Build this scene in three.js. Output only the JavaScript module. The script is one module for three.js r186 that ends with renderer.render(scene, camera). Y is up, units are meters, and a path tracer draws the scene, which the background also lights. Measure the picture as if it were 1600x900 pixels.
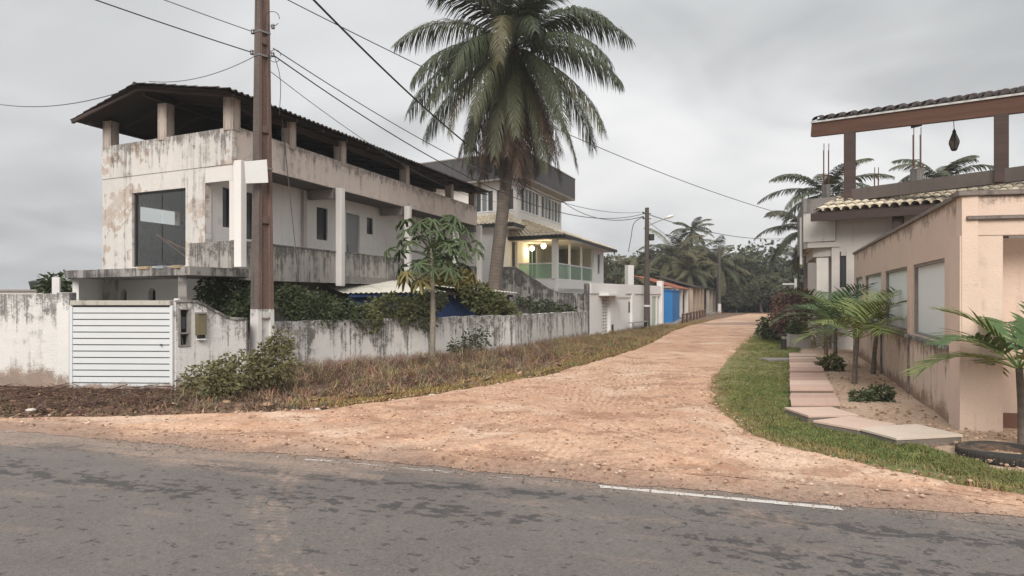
import * as THREE from 'three';
import { mergeGeometries, toCreasedNormals } from 'three/addons/utils/BufferGeometryUtils.js';
import { RoundedBoxGeometry } from 'three/addons/geometries/RoundedBoxGeometry.js';

// ---------------------------------------------------------------- camera, sky, sun, exposure
const scene = new THREE.Scene();
const camera = new THREE.PerspectiveCamera(2 * Math.atan(450 / 1110) * 180 / Math.PI, 16 / 9, 0.1, 3000);
camera.position.set(0, 2, 0);
camera.lookAt(0, 2, -10);
camera.setViewOffset(1600, 900, 0, -12, 1600, 900);
const EXPOSURE = 2.0;
const SKY_LEVEL = 0.315;
const sun = new THREE.DirectionalLight(new THREE.Color(1, 0.93, 0.85), 1.5);
sun.position.set(-9, 42, 40);
sun.target.position.set(0, 0, -22);
sun.castShadow = true;
sun.shadow.radius = 60;
sun.shadow.mapSize.set(2048, 2048);
Object.assign(sun.shadow.camera, { left: -60, right: 60, top: 60, bottom: -60, near: 1, far: 200 });
scene.add(sun, sun.target);

// ---------------------------------------------------------------- noise and random numbers
function rng(seed) { let s = seed >>> 0; return () => { s = (s + 0x6D2B79F5) | 0; let t = Math.imul(s ^ (s >>> 15), 1 | s); t = (t + Math.imul(t ^ (t >>> 7), 61 | t)) ^ t; return ((t ^ (t >>> 14)) >>> 0) / 4294967296; }; }
function hash(ix, iy) { let h = Math.imul(ix, 374761393) + Math.imul(iy, 668265263); h = Math.imul(h ^ (h >>> 13), 1274126177); return ((h ^ (h >>> 16)) >>> 0) / 4294967296; }
function vn(x, y) {
  const ix = Math.floor(x), iy = Math.floor(y); let fx = x - ix, fy = y - iy;
  fx = fx * fx * (3 - 2 * fx); fy = fy * fy * (3 - 2 * fy);
  const a = hash(ix, iy), b = hash(ix + 1, iy), c = hash(ix, iy + 1), d = hash(ix + 1, iy + 1);
  return a + (b - a) * fx + (c - a + (a - b - c + d) * fx) * fy;
}
function fbm(x, y, o = 4) { let s = 0, a = 0.5, t = 0; for (let i = 0; i < o; i++) { s += a * vn(x, y); t += a; a *= 0.5; x = x * 2.03 + 17.1; y = y * 2.03 + 9.7; } return s / t; }
const clamp = (x, a = 0, b = 1) => x < a ? a : x > b ? b : x;
const ss = (a, b, x) => { const t = clamp((x - a) / (b - a)); return t * t * (3 - 2 * t); };
const mix3 = (a, b, t) => [a[0] + (b[0] - a[0]) * t, a[1] + (b[1] - a[1]) * t, a[2] + (b[2] - a[2]) * t];
const lerp = (a, b, t) => a + (b - a) * t;

// sky: an even overcast, brighter overhead, drawn from its direction only
{
  const W = 1536, H = 768, data = new Float32Array(W * H * 4);
  for (let j = 0; j < H; j++) {
    const el = ((j + 0.5) / H - 0.5) * Math.PI;
    for (let i = 0; i < W; i++) {
      const az = ((i + 0.5) / W - 0.5) * 2 * Math.PI, k = (j * W + i) * 4;
      let r, g, b;
      if (el < -0.02) { r = 0.16; g = 0.145; b = 0.12; }
      else {
        const s = Math.max(Math.sin(el), 0), q = 1 / (s + 0.16);
        const x = Math.cos(el) * Math.cos(az) * q, z = Math.cos(el) * Math.sin(az) * q;
        const w = fbm(x * 0.5 + 3, z * 0.5 + 8, 3) * 1.6;
        const n = fbm(x * 0.42 + w + 5.2, z * 0.55 + w + 1.3, 6), m = fbm(x * 1.5 + w * 2, z * 1.5 + 30, 5);
        let c = 0.62 * ss(0.3, 0.72, n) + 0.38 * ss(0.25, 0.75, m);
        let L = (0.66 + 0.76 * c) * (1 + 1.0 * s) / 1.16;
        const cool = 1 - c;
        r = L * (1 - 0.045 * cool); g = L * (1 - 0.012 * cool) * 0.998; b = L * (1.0 + 0.018 * cool);
      }
      data[k] = r * SKY_LEVEL; data[k + 1] = g * SKY_LEVEL; data[k + 2] = b * SKY_LEVEL; data[k + 3] = 1;
    }
  }
  const t = new THREE.DataTexture(data, W, H, THREE.RGBAFormat, THREE.FloatType);
  t.mapping = THREE.EquirectangularReflectionMapping; t.magFilter = t.minFilter = THREE.LinearFilter; t.wrapS = THREE.RepeatWrapping; t.needsUpdate = true;
  scene.background = t; scene.environment = t;
}

// ---------------------------------------------------------------- object helpers
const origin = new WeakMap(), used = new Map();
function numbered(n) { const k = used.get(n) || 0; used.set(n, k + 1); return k ? n + '_' + String(k).padStart(3, '0') : n; }
function tag(o, label, category, group, kind) { if (label) o.userData.label = label; if (category) o.userData.category = category; if (group) o.userData.group = group; if (kind) o.userData.kind = kind; return o; }
function thing(name, label, category, [x, y, d], group) {
  const o = new THREE.Group(); o.name = numbered(name); o.position.set(x, y, -d); origin.set(o, o.position.clone());
  scene.add(o); return tag(o, label, category, group);
}
function part(parent, name, geo, mat, label) {            // geo in world coordinates
  const og = origin.get(parent), m = new THREE.Mesh(geo, mat);
  geo.translate(-og.x, -og.y, -og.z);
  m.name = name; m.castShadow = m.receiveShadow = true; if (label) m.userData.label = label;
  origin.set(m, og); parent.add(m); return m;
}
function single(name, geo, mat, label, category, group, kind) {
  geo.computeBoundingBox(); const b = geo.boundingBox, p = new THREE.Vector3((b.min.x + b.max.x) / 2, b.min.y, (b.min.z + b.max.z) / 2);
  geo.translate(-p.x, -p.y, -p.z);
  const m = new THREE.Mesh(geo, mat); m.name = numbered(name); m.position.copy(p); m.castShadow = m.receiveShadow = true;
  scene.add(m); return tag(m, label, category, group, kind);
}
function structure(name, geo, mat) { const m = new THREE.Mesh(geo, mat); m.name = name; m.castShadow = m.receiveShadow = true; m.userData.kind = 'structure'; origin.set(m, new THREE.Vector3()); scene.add(m); return m; }
function copyOf(o, label, [x, y, d], turn = 0, scale = 1) {
  const c = o.clone(); c.name = numbered(o.name.replace(/_\d{3}$/, '')); c.userData = { ...o.userData, label };
  c.position.set(x, y, -d); c.rotation.y = turn; c.scale.setScalar(scale); scene.add(c); return c;
}

// ---------------------------------------------------------------- geometry helpers (plan points are [x, d], d = metres ahead of the camera)
const V = (x, y, d) => new THREE.Vector3(x, y, -d);
const merge = (a) => mergeGeometries(a.map(g => { g = g.index ? g.toNonIndexed() : g; for (const k of Object.keys(g.attributes)) if (!['position', 'normal', 'uv'].includes(k)) g.deleteAttribute(k); return g; }), false);
const along = (A, B, t) => [lerp(A[0], B[0], t), lerp(A[1], B[1], t)];
const plen = (A, B) => Math.hypot(B[0] - A[0], B[1] - A[1]);
// wall from A to B; its face lies on AB, thickness behind; openings [t0, t1, y0, y1] in metres from A, heights absolute; outward is to the right of A->B
function wall(A, B, y0, y1, th, holes = [], top = null) {
  const L = plen(A, B), s = new THREE.Shape();
  s.moveTo(0, y0); s.lineTo(L, y0);
  if (top) { for (let i = top.length - 1; i >= 0; i--) s.lineTo(top[i][0], top[i][1]); } else { s.lineTo(L, y1); s.lineTo(0, y1); }
  s.closePath();
  for (const h of holes) {
    const p = new THREE.Path();
    if (h[4] === 'arch') { const r = (h[1] - h[0]) / 2; p.moveTo(h[0], h[2]); p.lineTo(h[1], h[2]); p.lineTo(h[1], h[3] - r); p.absarc(h[0] + r, h[3] - r, r, 0, Math.PI, false); p.lineTo(h[0], h[2]); }
    else { p.moveTo(h[0], h[2]); p.lineTo(h[1], h[2]); p.lineTo(h[1], h[3]); p.lineTo(h[0], h[3]); p.closePath(); }
    s.holes.push(p);
  }
  const g = new THREE.ExtrudeGeometry(s, { depth: th, bevelEnabled: false, curveSegments: 8 });
  g.translate(0, 0, -th);
  return place(g, A, B);
}
function place(g, A, B) { g.rotateY(Math.atan2(B[1] - A[1], B[0] - A[0])); g.translate(A[0], 0, -A[1]); return g; }
// box along A->B from t0 to t1, y0..y1, from z0 (behind) to z1 (in front of the line)
function lbox(A, B, t0, t1, y0, y1, z0, z1, r = 0) {
  const w = t1 - t0, h = y1 - y0, dp = z1 - z0;
  const g = r ? new RoundedBoxGeometry(w, h, dp, 1, r) : new THREE.BoxGeometry(w, h, dp);
  const p = g.attributes.position, uv = g.attributes.uv, n = g.attributes.normal;
  for (let i = 0; i < p.count; i++) { const ax = Math.abs(n.getX(i)), ay = Math.abs(n.getY(i)); uv.setXY(i, ax > 0.7 ? p.getZ(i) + t0 + w : p.getX(i) + t0 + w / 2, ay > 0.7 ? p.getZ(i) : p.getY(i) + y0 + h / 2); }
  g.translate((t0 + t1) / 2, (y0 + y1) / 2, (z0 + z1) / 2);
  return place(g, A, B);
}
function bx(x, y, d, w, h, dp, turn = 0, r = 0) { const g = r ? new RoundedBoxGeometry(w, h, dp, 1, r) : new THREE.BoxGeometry(w, h, dp); const p = g.attributes.position, uv = g.attributes.uv, n = g.attributes.normal; for (let i = 0; i < p.count; i++) uv.setXY(i, Math.abs(n.getX(i)) > 0.7 ? p.getZ(i) : p.getX(i), Math.abs(n.getY(i)) > 0.7 ? p.getZ(i) : p.getY(i) + y); g.rotateY(turn); g.translate(x, y, -d); return g; }
function slab(pts, y0, y1) {
  const s = new THREE.Shape(pts.map(p => new THREE.Vector2(p[0], p[1])));
  const g = new THREE.ExtrudeGeometry(s, { depth: y1 - y0, bevelEnabled: false }); g.rotateX(-Math.PI / 2); g.translate(0, y0, 0); return g;
}
function tube(pts, r, seg = 24, rs = 6) { return new THREE.TubeGeometry(new THREE.CatmullRomCurve3(pts), seg, r, rs, false); }
function bar(a, b, r0, r1 = r0, rs = 8) {
  const d = b.clone().sub(a), g = new THREE.CylinderGeometry(r1, r0, d.length(), rs, 1);
  g.applyQuaternion(new THREE.Quaternion().setFromUnitVectors(new THREE.Vector3(0, 1, 0), d.clone().normalize())); g.translate((a.x + b.x) / 2, (a.y + b.y) / 2, (a.z + b.z) / 2); return g;
}
function beam(a, b, w, h) {                                  // timber of section w x h from a to b
  const d = b.clone().sub(a), L = d.length(), g = new THREE.BoxGeometry(w, h, L);
  const uv = g.attributes.uv, p = g.attributes.position; for (let i = 0; i < uv.count; i++) uv.setXY(i, p.getZ(i), p.getY(i) + p.getX(i));
  g.lookAt(d); g.translate((a.x + b.x) / 2, (a.y + b.y) / 2, (a.z + b.z) / 2); return g;
}
function geoFrom(pos, uv, idx) {
  const g = new THREE.BufferGeometry(); g.setAttribute('position', new THREE.Float32BufferAttribute(pos, 3)); g.setAttribute('uv', new THREE.Float32BufferAttribute(uv, 2));
  if (idx) g.setIndex(idx); g.computeVertexNormals(); return g;
}
// corrugated or tiled sheet: eave A->B, top D->C (same order), waves along the eave; rows of tiles step down the slope
function tiled(A, B, C, D, pitch, amp, rows, step, th = 0) {
  const L = A.distanceTo(B), nw = Math.max(2, Math.round(L / pitch)), nu = nw * 8, pos = [], uv = [], idx = [];
  const n = new THREE.Vector3().crossVectors(B.clone().sub(A), D.clone().sub(A)).normalize(); if (n.y < 0) n.negate();
  const H = A.distanceTo(D), R = rows * 2;
  for (let j = 0; j < R; j++) {
    const row = j >> 1, v = j % 2 ? (row + 1) / rows : row / rows, off = j % 2 ? 0 : step;
    for (let i = 0; i <= nu; i++) {
      const u = i / nu, p = A.clone().lerp(B, u).lerp(D.clone().lerp(C, u), v);
      const jit = (hash(Math.floor(u * nw + 0.5) * 7 + 3, row * 13 + nw) - 0.5) * amp * 0.5;
      p.addScaledVector(n, amp * Math.sin(u * nw * 2 * Math.PI) + off + jit);
      pos.push(p.x, p.y, p.z); uv.push(u * L, v * H);
    }
  }
  for (let j = 0; j < R - 1; j++) for (let i = 0; i < nu; i++) { const a = j * (nu + 1) + i, b = a + 1, c = a + nu + 1, d = c + 1; idx.push(a, b, c, b, d, c); }
  return geoFrom(pos, uv, idx);
}

// ---------------------------------------------------------------- textures
const toS = (c) => c <= 0 ? 0 : c >= 1 ? 255 : Math.round(255 * (c <= 0.0031308 ? 12.92 * c : 1.055 * Math.pow(c, 1 / 2.4) - 0.055));
const SLUT = new Uint8Array(4097); for (let i = 0; i <= 4096; i++) SLUT[i] = toS(i / 4096);
function colourTex(w, h, wx, wy, fn, x0 = 0, y0 = 0, wrap = THREE.MirroredRepeatWrapping) {
  const data = new Uint8Array(w * h * 4);
  for (let j = 0; j < h; j++) for (let i = 0; i < w; i++) {
    const c = fn(x0 + (i + 0.5) / w * wx, y0 + (j + 0.5) / h * wy), k = (j * w + i) * 4;
    data[k] = SLUT[clamp(c[0]) * 4096 | 0]; data[k + 1] = SLUT[clamp(c[1]) * 4096 | 0]; data[k + 2] = SLUT[clamp(c[2]) * 4096 | 0]; data[k + 3] = c[3] === undefined ? 255 : clamp(c[3]) * 255;
  }
  const t = new THREE.DataTexture(data, w, h, THREE.RGBAFormat); t.colorSpace = THREE.SRGBColorSpace; t.magFilter = t.minFilter = THREE.LinearFilter; t.wrapS = t.wrapT = wrap;
  t.repeat.set(1 / wx, 1 / wy); t.offset.set(-x0 / wx, -y0 / wy); t.needsUpdate = true; return t;
}
function greyTex(w, h, wx, wy, fn) {
  const data = new Uint8Array(w * h * 4);
  for (let j = 0; j < h; j++) for (let i = 0; i < w; i++) { const c = clamp(fn((i + 0.5) / w * wx, (j + 0.5) / h * wy)) * 255, k = (j * w + i) * 4; data[k] = data[k + 1] = data[k + 2] = c; data[k + 3] = 255; }
  const t = new THREE.DataTexture(data, w, h, THREE.RGBAFormat); t.magFilter = t.minFilter = THREE.LinearFilter; t.wrapS = t.wrapT = THREE.MirroredRepeatWrapping; t.repeat.set(1 / wx, 1 / wy); t.needsUpdate = true; return t;
}
const bumpFine = greyTex(512, 512, 1.2, 1.2, (x, y) => 0.55 * fbm(x * 60, y * 60, 3) + 0.45 * fbm(x * 9, y * 9, 4));
const bumpCoarse = greyTex(512, 512, 4, 4, (x, y) => 0.5 * fbm(x * 5, y * 5, 5) + 0.5 * fbm(x * 40, y * 40, 3));
function mat(c, rough = 0.85, o = {}) { const m = new THREE.MeshStandardMaterial({ roughness: rough, side: THREE.DoubleSide, ...o }); if (Array.isArray(c)) m.color.setRGB(...c); else if (c) { m.map = c; } return m; }
const bumped = (c, rough = 0.9, scale = 0.006, tex = bumpFine) => mat(c, rough, { bumpMap: tex, bumpScale: scale });

// plaster: base paint, blotches, mildew (dark organic stain) with drips, bare patches
function plaster(W, H, base, o = {}) {
  const { mildew = 0.3, drip = 0.5, dark = [0.06, 0.055, 0.05], top = null, bottom = null, mud = 0, peel = 0, peelC = [0.42, 0.33, 0.27], seed = 0, w = 1024, h = 512, tint = 0.12 } = o;
  return colourTex(w, h, W, H, (x, y) => {
    const X = x + seed * 37.7, Y = y + seed * 11.3;
    const a = fbm(X * 0.9, Y * 0.9, 5), b = fbm(X * 6, Y * 6, 4), f = fbm(X * 38, Y * 38, 3);
    let c = base.map((v, i) => v * (1 - tint + tint * 2 * (0.5 * a + 0.3 * b + 0.2 * f) * (i === 2 ? 0.96 : 1)));
    if (peel) { const p = ss(0.60 - 0.25 * peel, 0.63 - 0.25 * peel, 0.7 * fbm(X * 1.4 + 40, Y * 1.9, 6) + 0.3 * b); c = mix3(c, peelC.map(v => v * (0.55 + 0.5 * b + 0.4 * f)), p * (0.25 + 0.75 * ss(0.35, 0.62, 0.5 * b + 0.5 * f))); }
    const st = fbm(X * 7 + 3, Y * 0.55, 4), st2 = fbm(X * 19 + 9, Y * 1.1, 3);
    let reach = 0;
    if (top !== null) { const dd = top - y, len = drip * (0.05 + 1.5 * Math.pow(fbm(X * 2.6 + 50, 7, 4), 2.6) + 1.5 * Math.pow(fbm(X * 13 + 70, Y * 0.3, 3), 3)); reach = ss(-0.25, 0.55, (len - dd) / (drip * 0.6 + 0.01) + 0.55 * (b - 0.5) + 0.7 * (f - 0.5)); }
    let mm = ss(0.52, 0.74, 0.5 * st + 0.32 * b + 0.3 * st2 * (f * 0.5 + 0.6) + (mildew - 0.5) * 0.35);
    const st3 = fbm(X * 42, Y * 1.4, 3), gr = ss(0.32, 0.66, 0.4 * st3 + 0.35 * b + 0.35 * f);
    mm = clamp(mm * (0.25 + mildew) + reach * (0.12 + 0.8 * gr)) * (0.55 + 0.45 * gr);
    c = mix3(c, dark.map(v => v * (0.7 + 0.8 * f)), clamp(mm * 0.86));
    if (mud && bottom !== null) { const q = (y - bottom) / mud + 0.9 * (fbm(X * 4, Y * 3, 5) - 0.5) + 0.5 * (f - 0.5); c = mix3(c, [0.2 * (0.6 + b), 0.12 * (0.6 + b), 0.075 * (0.6 + b)], 0.8 * (1 - ss(0.35, 0.85, q))); }
    return c;
  });
}

// ---------------------------------------------------------------- ground
const gx = (x, d) => [x, d];
// curves of tyre tracks across the dirt (plan points)
const tracks = [
  [[4.2, 24], [3.0, 18], [2.6, 14], [2.9, 11], [3.9, 9], [5.6, 7.2], [8.4, 5.6]],
  [[3.4, 24], [1.9, 17], [1.2, 13], [1.4, 10.4], [2.5, 8.6], [4.4, 7.0], [7.5, 5.4]],
  [[2.9, 18], [1.9, 13], [1.1, 10], [0.6, 8.2], [0.5, 7.0]],
  [[2.2, 20], [0.2, 15], [-2.2, 11.9], [-5, 11.1], [-9, 11.6], [-16, 13.8]],
  [[2.0, 18], [-0.4, 13], [-2.6, 10.6], [-5.5, 10.3], [-9.5, 11.3], [-16, 13.5]],
  [[1.2, 13], [-0.3, 10], [-1.8, 8.9], [-3.2, 8.6]],
].map(pts => { const c = new THREE.CatmullRomCurve3(pts.map(p => new THREE.Vector3(p[0], 0, p[1]))); return c.getPoints(26).map(p => [p.x, p.z]); });
function trackDist(x, y, P) {
  let best = 1e9;
  for (let i = 0; i < P.length - 1; i++) {
    const ax = P[i][0], ay = P[i][1], bx2 = P[i + 1][0] - ax, by2 = P[i + 1][1] - ay, px = x - ax, py = y - ay;
    const t = clamp((px * bx2 + py * by2) / (bx2 * bx2 + by2 * by2)), ex = px - bx2 * t, ey = py - by2 * t, dd = ex * ex + ey * ey;
    if (dd < best) best = dd;
  }
  return Math.sqrt(best);
}
const TW = 352, TH = 352, tField = new Float32Array(TW * TH), TX0 = -12, TD0 = 4.5, TS = 22;   // distance to the nearest track over the mouth of the road
for (let j = 0; j < TH; j++) for (let i = 0; i < TW; i++) { let b = 9; const x = TX0 + i / (TW - 1) * TS, y = TD0 + j / (TH - 1) * TS; for (const P of tracks) b = Math.min(b, trackDist(x, y, P)); tField[j * TW + i] = b; }
function trackAt(x, y) {
  const u = (x - TX0) / TS * (TW - 1), v = (y - TD0) / TS * (TH - 1); if (u < 0 || v < 0 || u >= TW - 1 || v >= TH - 1) return 9;
  const i = u | 0, j = v | 0, fx = u - i, fy = v - j, k = j * TW + i;
  return lerp(lerp(tField[k], tField[k + 1], fx), lerp(tField[k + TW], tField[k + TW + 1], fx), fy);
}
const dirtTex = colourTex(2048, 2048, TS, TS, (x, y) => {
  const wx = x + 0.25 * fbm(x * 1.1, y * 1.1, 3), wy = y;
  const a = fbm(wx * 0.35, wy * 0.35, 4), b = fbm(wx * 2.1 + 5, wy * 2.1, 5), f = fbm(x * 30, y * 30, 3), g = hash(Math.floor(x * 93), Math.floor(y * 93));
  let c = mix3([0.42, 0.222, 0.135], [0.60, 0.39, 0.265], clamp(0.9 * a + 0.75 * (b - 0.5) + 0.25));
  c = mix3(c, [0.64, 0.47, 0.35], ss(0.56, 0.75, fbm(wx * 0.9 + 20, wy * 0.9 + 3, 5)) * 0.75);
  c = mix3(c, [0.27, 0.135, 0.08], ss(0.57, 0.70, fbm(wx * 1.3 + 90, wy * 2.4, 5)) * 0.55);
  const t = trackAt(wx - 0.12, wy);
  if (t < 0.42) { const st = 0.5 + 0.5 * Math.sin(t * 58 + 1.2 * fbm(x * 1.5, y * 1.5, 2)); const k = ss(0.42, 0.3, t) * ss(0.42, 0.6, fbm(x * 1.2 + 8, y * 1.2, 4) * 0.7 + f * 0.35); c = mix3(c, st > 0.5 ? [0.66, 0.49, 0.36] : [0.29, 0.16, 0.10], k * Math.abs(st - 0.5) * 0.65); }
  { const cl = fbm(x * 7 + 3, y * 9, 4); c = mix3(c, [0.28, 0.155, 0.10], ss(0.6, 0.75, cl) * 0.35); c = mix3(c, [0.66, 0.50, 0.38], ss(0.42, 0.3, cl) * 0.22); }
  // broken edge against the tarmac: mixed with grit
  const e = y - (7.85 - 0.35 * x); const k2 = ss(1.0, 0.05, e + 1.2 * (fbm(x * 1.5, y * 1.5, 4) - 0.5)); c = mix3(c, [0.23, 0.155, 0.12], k2 * 0.7);
  const s = 0.66 + 0.56 * f + (g > 0.98 ? 0.4 : 0) - (g < 0.03 ? 0.35 : 0);
  return [c[0] * s, c[1] * s, c[2] * s];
}, TX0, TD0);
const asphTex = colourTex(2048, 1304, 22, 14, (x, y) => {
  const a = fbm(x * 0.5, y * 0.5, 4), f = fbm(x * 45, y * 45, 2), g = hash(Math.floor(x * 93), Math.floor(y * 93)), b = fbm(x * 2.5, y * 2.5, 4);
  const L = 0.112 + 0.035 * a + 0.05 * (f - 0.5) + 0.05 * (g - 0.5) + 0.03 * (b - 0.5);
  let c = [L * 1.09, L * 0.95, L * 0.87];
  const e = (7.85 - 0.35 * x) - y;                            // metres inside the tarmac edge
  const along2 = x * 0.944 - y * 0.33, acr = x * 0.33 + y * 0.944;
  // worn bitumen patches where the chippings are gone, strewn in bands along the lane
  const band = Math.exp(-Math.pow((e - 0.75 - 0.12 * Math.sin(along2)) / 0.17, 2)) + 0.75 * Math.exp(-Math.pow((e - 1.75 - 0.15 * Math.sin(along2 * 0.7)) / 0.3, 2)) + 0.28;
  const p = 0.75 * fbm(along2 * 9, acr * 15, 5) + 0.25 * fbm(x * 40, y * 40, 3), q = ss(0.1, 0.5, fbm(along2 * 0.7 + 4, acr * 0.5, 3)) * band;
  c = mix3(c, [0.035, 0.034, 0.036], ss(0.725 - 0.235 * q, 0.765 - 0.235 * q, p) * 0.72);
  // sand carried onto the tarmac
  const d1 = ss(lerp(0.6, 1.3, ss(-0.5, -3, x)), 0.0, e + 1.1 * (fbm(x * 1.2 + 7, y * 1.2, 6) - 0.5)) * lerp(0.5, 1, ss(-0.5, -3, x));
  const sw = x < -1.4 ? Math.exp(-Math.pow((e - 0.55 - 0.1 * Math.sin(x * 1.4)) / 0.42, 2)) * ss(0.34, 0.66, fbm(along2 * 0.8, acr * 7, 4)) : 0;
  const tq = 8.28 - y, to = x + 2.46 + 0.067 * tq - 0.106 * tq * tq, tr = tq > -0.3 ? Math.exp(-Math.pow(to / 0.2, 4)) * (0.5 + 0.3 * Math.sin(to * 48) + 0.3 * Math.sin(y * 70 + to * 9)) * ss(0.36, 0.62, fbm(x * 9, y * 7, 4)) : 0;
  const tr2 = Math.exp(-Math.pow((x - 1.55 - (7.2 - y) * 0.85) / 0.2, 2)) * ss(1.3, 0.1, e) * ss(0.32, 0.6, fbm(x * 7, y * 4, 4));
  const sand = clamp(d1 + sw * 0.75 + tr * 0.75 + tr2 * 0.9 + 0.3 * ss(0.6, 0.8, fbm(along2 * 1.2, acr * 4 + 40, 6)));
  c = mix3(c, [0.36, 0.265, 0.205], sand * clamp(0.05 + 1.3 * f * (0.6 + 0.5 * b)));
  // fine cracks
  const cr = Math.abs(fbm(x * 1.3 + 11, y * 1.3 + 5, 4) - 0.5); if (cr < 0.0035 && fbm(x * 0.4, y * 0.4 + 60, 2) > 0.5) c = mix3(c, [0.03, 0.028, 0.027], 0.8);
  return c;
}, -14, 2);
const vergeTex = colourTex(1024, 1024, 9, 9, (x, y) => {
  const a = fbm(x * 0.8, y * 0.8, 4), b = fbm(x * 5, y * 5, 5), f = fbm(x * 28, y * 28, 3);
  let c = mix3([0.085, 0.05, 0.034], [0.21, 0.13, 0.082], clamp(a * 0.7 + b * 0.6 - 0.1));
  c = mix3(c, [0.34, 0.25, 0.15], ss(0.58, 0.72, fbm(x * 12, y * 4 + 9, 4)) * 0.5);
  return c.map(v => v * (0.6 + 0.8 * f));
});
const lawnTex = colourTex(1024, 1024, 7, 7, (x, y) => {
  const a = fbm(x * 0.8, y * 0.8, 4), b = fbm(x * 7, y * 7, 4), f = fbm(x * 30, y * 30, 3);
  let c = mix3([0.10, 0.115, 0.035], [0.24, 0.21, 0.085], clamp(a + 0.8 * (b - 0.5)));
  c = mix3(c, [0.33, 0.24, 0.15], ss(0.6, 0.72, fbm(x * 1.8 + 30, y * 1.8, 5)) * 0.7);
  return c.map(v => v * (0.65 + 0.7 * f));
});
const bedTex = colourTex(1024, 1024, 6, 6, (x, y) => {
  const a = fbm(x * 0.9, y * 0.9, 5), b = fbm(x * 6, y * 6, 4), f = fbm(x * 40, y * 40, 3);
  let c = mix3([0.36, 0.245, 0.17], [0.56, 0.42, 0.31], clamp(a * 1.1 + 0.5 * (b - 0.5)));
  c = mix3(c, [0.22, 0.15, 0.10], ss(0.62, 0.8, b) * 0.45);
  return c.map(v => v * (0.75 + 0.5 * f));
});
function sheetUV(g) { const p = g.attributes.position, uv = []; for (let i = 0; i < p.count; i++) uv.push(p.getX(i), -p.getZ(i)); g.setAttribute('uv', new THREE.Float32BufferAttribute(uv, 2)); return g; }
{ // one sheet to the horizon
  const g = new THREE.PlaneGeometry(1600, 1600, 40, 40); g.rotateX(-Math.PI / 2); g.translate(0, -0.01, -300); sheetUV(g);
  structure('ground', g, bumped(vergeTex, 1, 0.03, bumpCoarse));
}
{ // tarmac
  const pos = [], uv = [], idx = []; const n = 90, m = 26;
  for (let i = 0; i <= n; i++) for (let j = 0; j <= m; j++) {
    const x = -60 + 120 * i / n, d = 7.85 - 0.35 * x + 0.22 - 11 * j / m, y = 0.014 + 0.05 * Math.sin(Math.PI * clamp(j / m));
    pos.push(x, y, -d); uv.push(x, d);
  }
  for (let i = 0; i < n; i++) for (let j = 0; j < m; j++) { const a = i * (m + 1) + j, b = a + m + 1; idx.push(a, a + 1, b, b, a + 1, b + 1); }
  structure('asphalt_road', geoFrom(pos, uv, idx), mat(asphTex, 0.82, { bumpMap: greyTex(512, 512, 1.0, 1.0, (x, y) => 0.7 * hash(Math.floor(x * 190), Math.floor(y * 190)) + 0.3 * fbm(x * 20, y * 20, 3)), bumpScale: 0.004 }));
}
// boundaries of the dirt street, pairs left / right
const KEYS = [[-20, 14.85, 14, 2.95], [-20, 15.3, 14, 3.35], [-12, 12.7, 8, 5.55], [-8.3, 11.5, 5.1, 7.05], [-5.3, 11.75, 4.3, 8.1], [-3.76, 12.0, 3.7, 9.3], [-2.77, 12.83, 3.5, 10.4], [-1.31, 14.5, 3.75, 12.6], [0, 16.1, 4.32, 15], [1.77, 19.65, 5.08, 17.4], [4.8, 26.7, 8.5, 26.3], [9.8, 41.9, 15.1, 42.5], [15.5, 55.5, 20.5, 55], [25, 76, 29.5, 74]];
const leftCurve = new THREE.CatmullRomCurve3(KEYS.map(k => new THREE.Vector3(k[0], 0, k[1])), false, 'centripetal');
const rightCurve = new THREE.CatmullRomCurve3(KEYS.map(k => new THREE.Vector3(k[2], 0, k[3])), false, 'centripetal');
function dirtHeight(x, d) {
  const t = trackAt(x, d), near = ss(60, 25, d);
  let h = 0.05 + 0.085 * (fbm(x * 0.7, d * 0.7, 4) - 0.5) + near * 0.045 * (fbm(x * 3.5 + 7, d * 3.5, 4) - 0.5) + near * 0.018 * (fbm(x * 14, d * 14, 2) - 0.5);
  if (t < 0.6) h += -0.03 * ss(0.38, 0.1, t) + 0.018 * Math.exp(-Math.pow((t - 0.45) / 0.1, 2));
  const hole = Math.exp(-((x + 2.9) ** 2 / 0.09 + (d - 11.0) ** 2 / 0.02)) + Math.exp(-((x - 0.45) ** 2 / 0.03 + (d - 11.1) ** 2 / 0.012)) + 0.8 * Math.exp(-((x + 0.35) ** 2 / 0.04 + (d - 12.9) ** 2 / 0.02));
  return h - 0.055 * hole;
}
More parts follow.
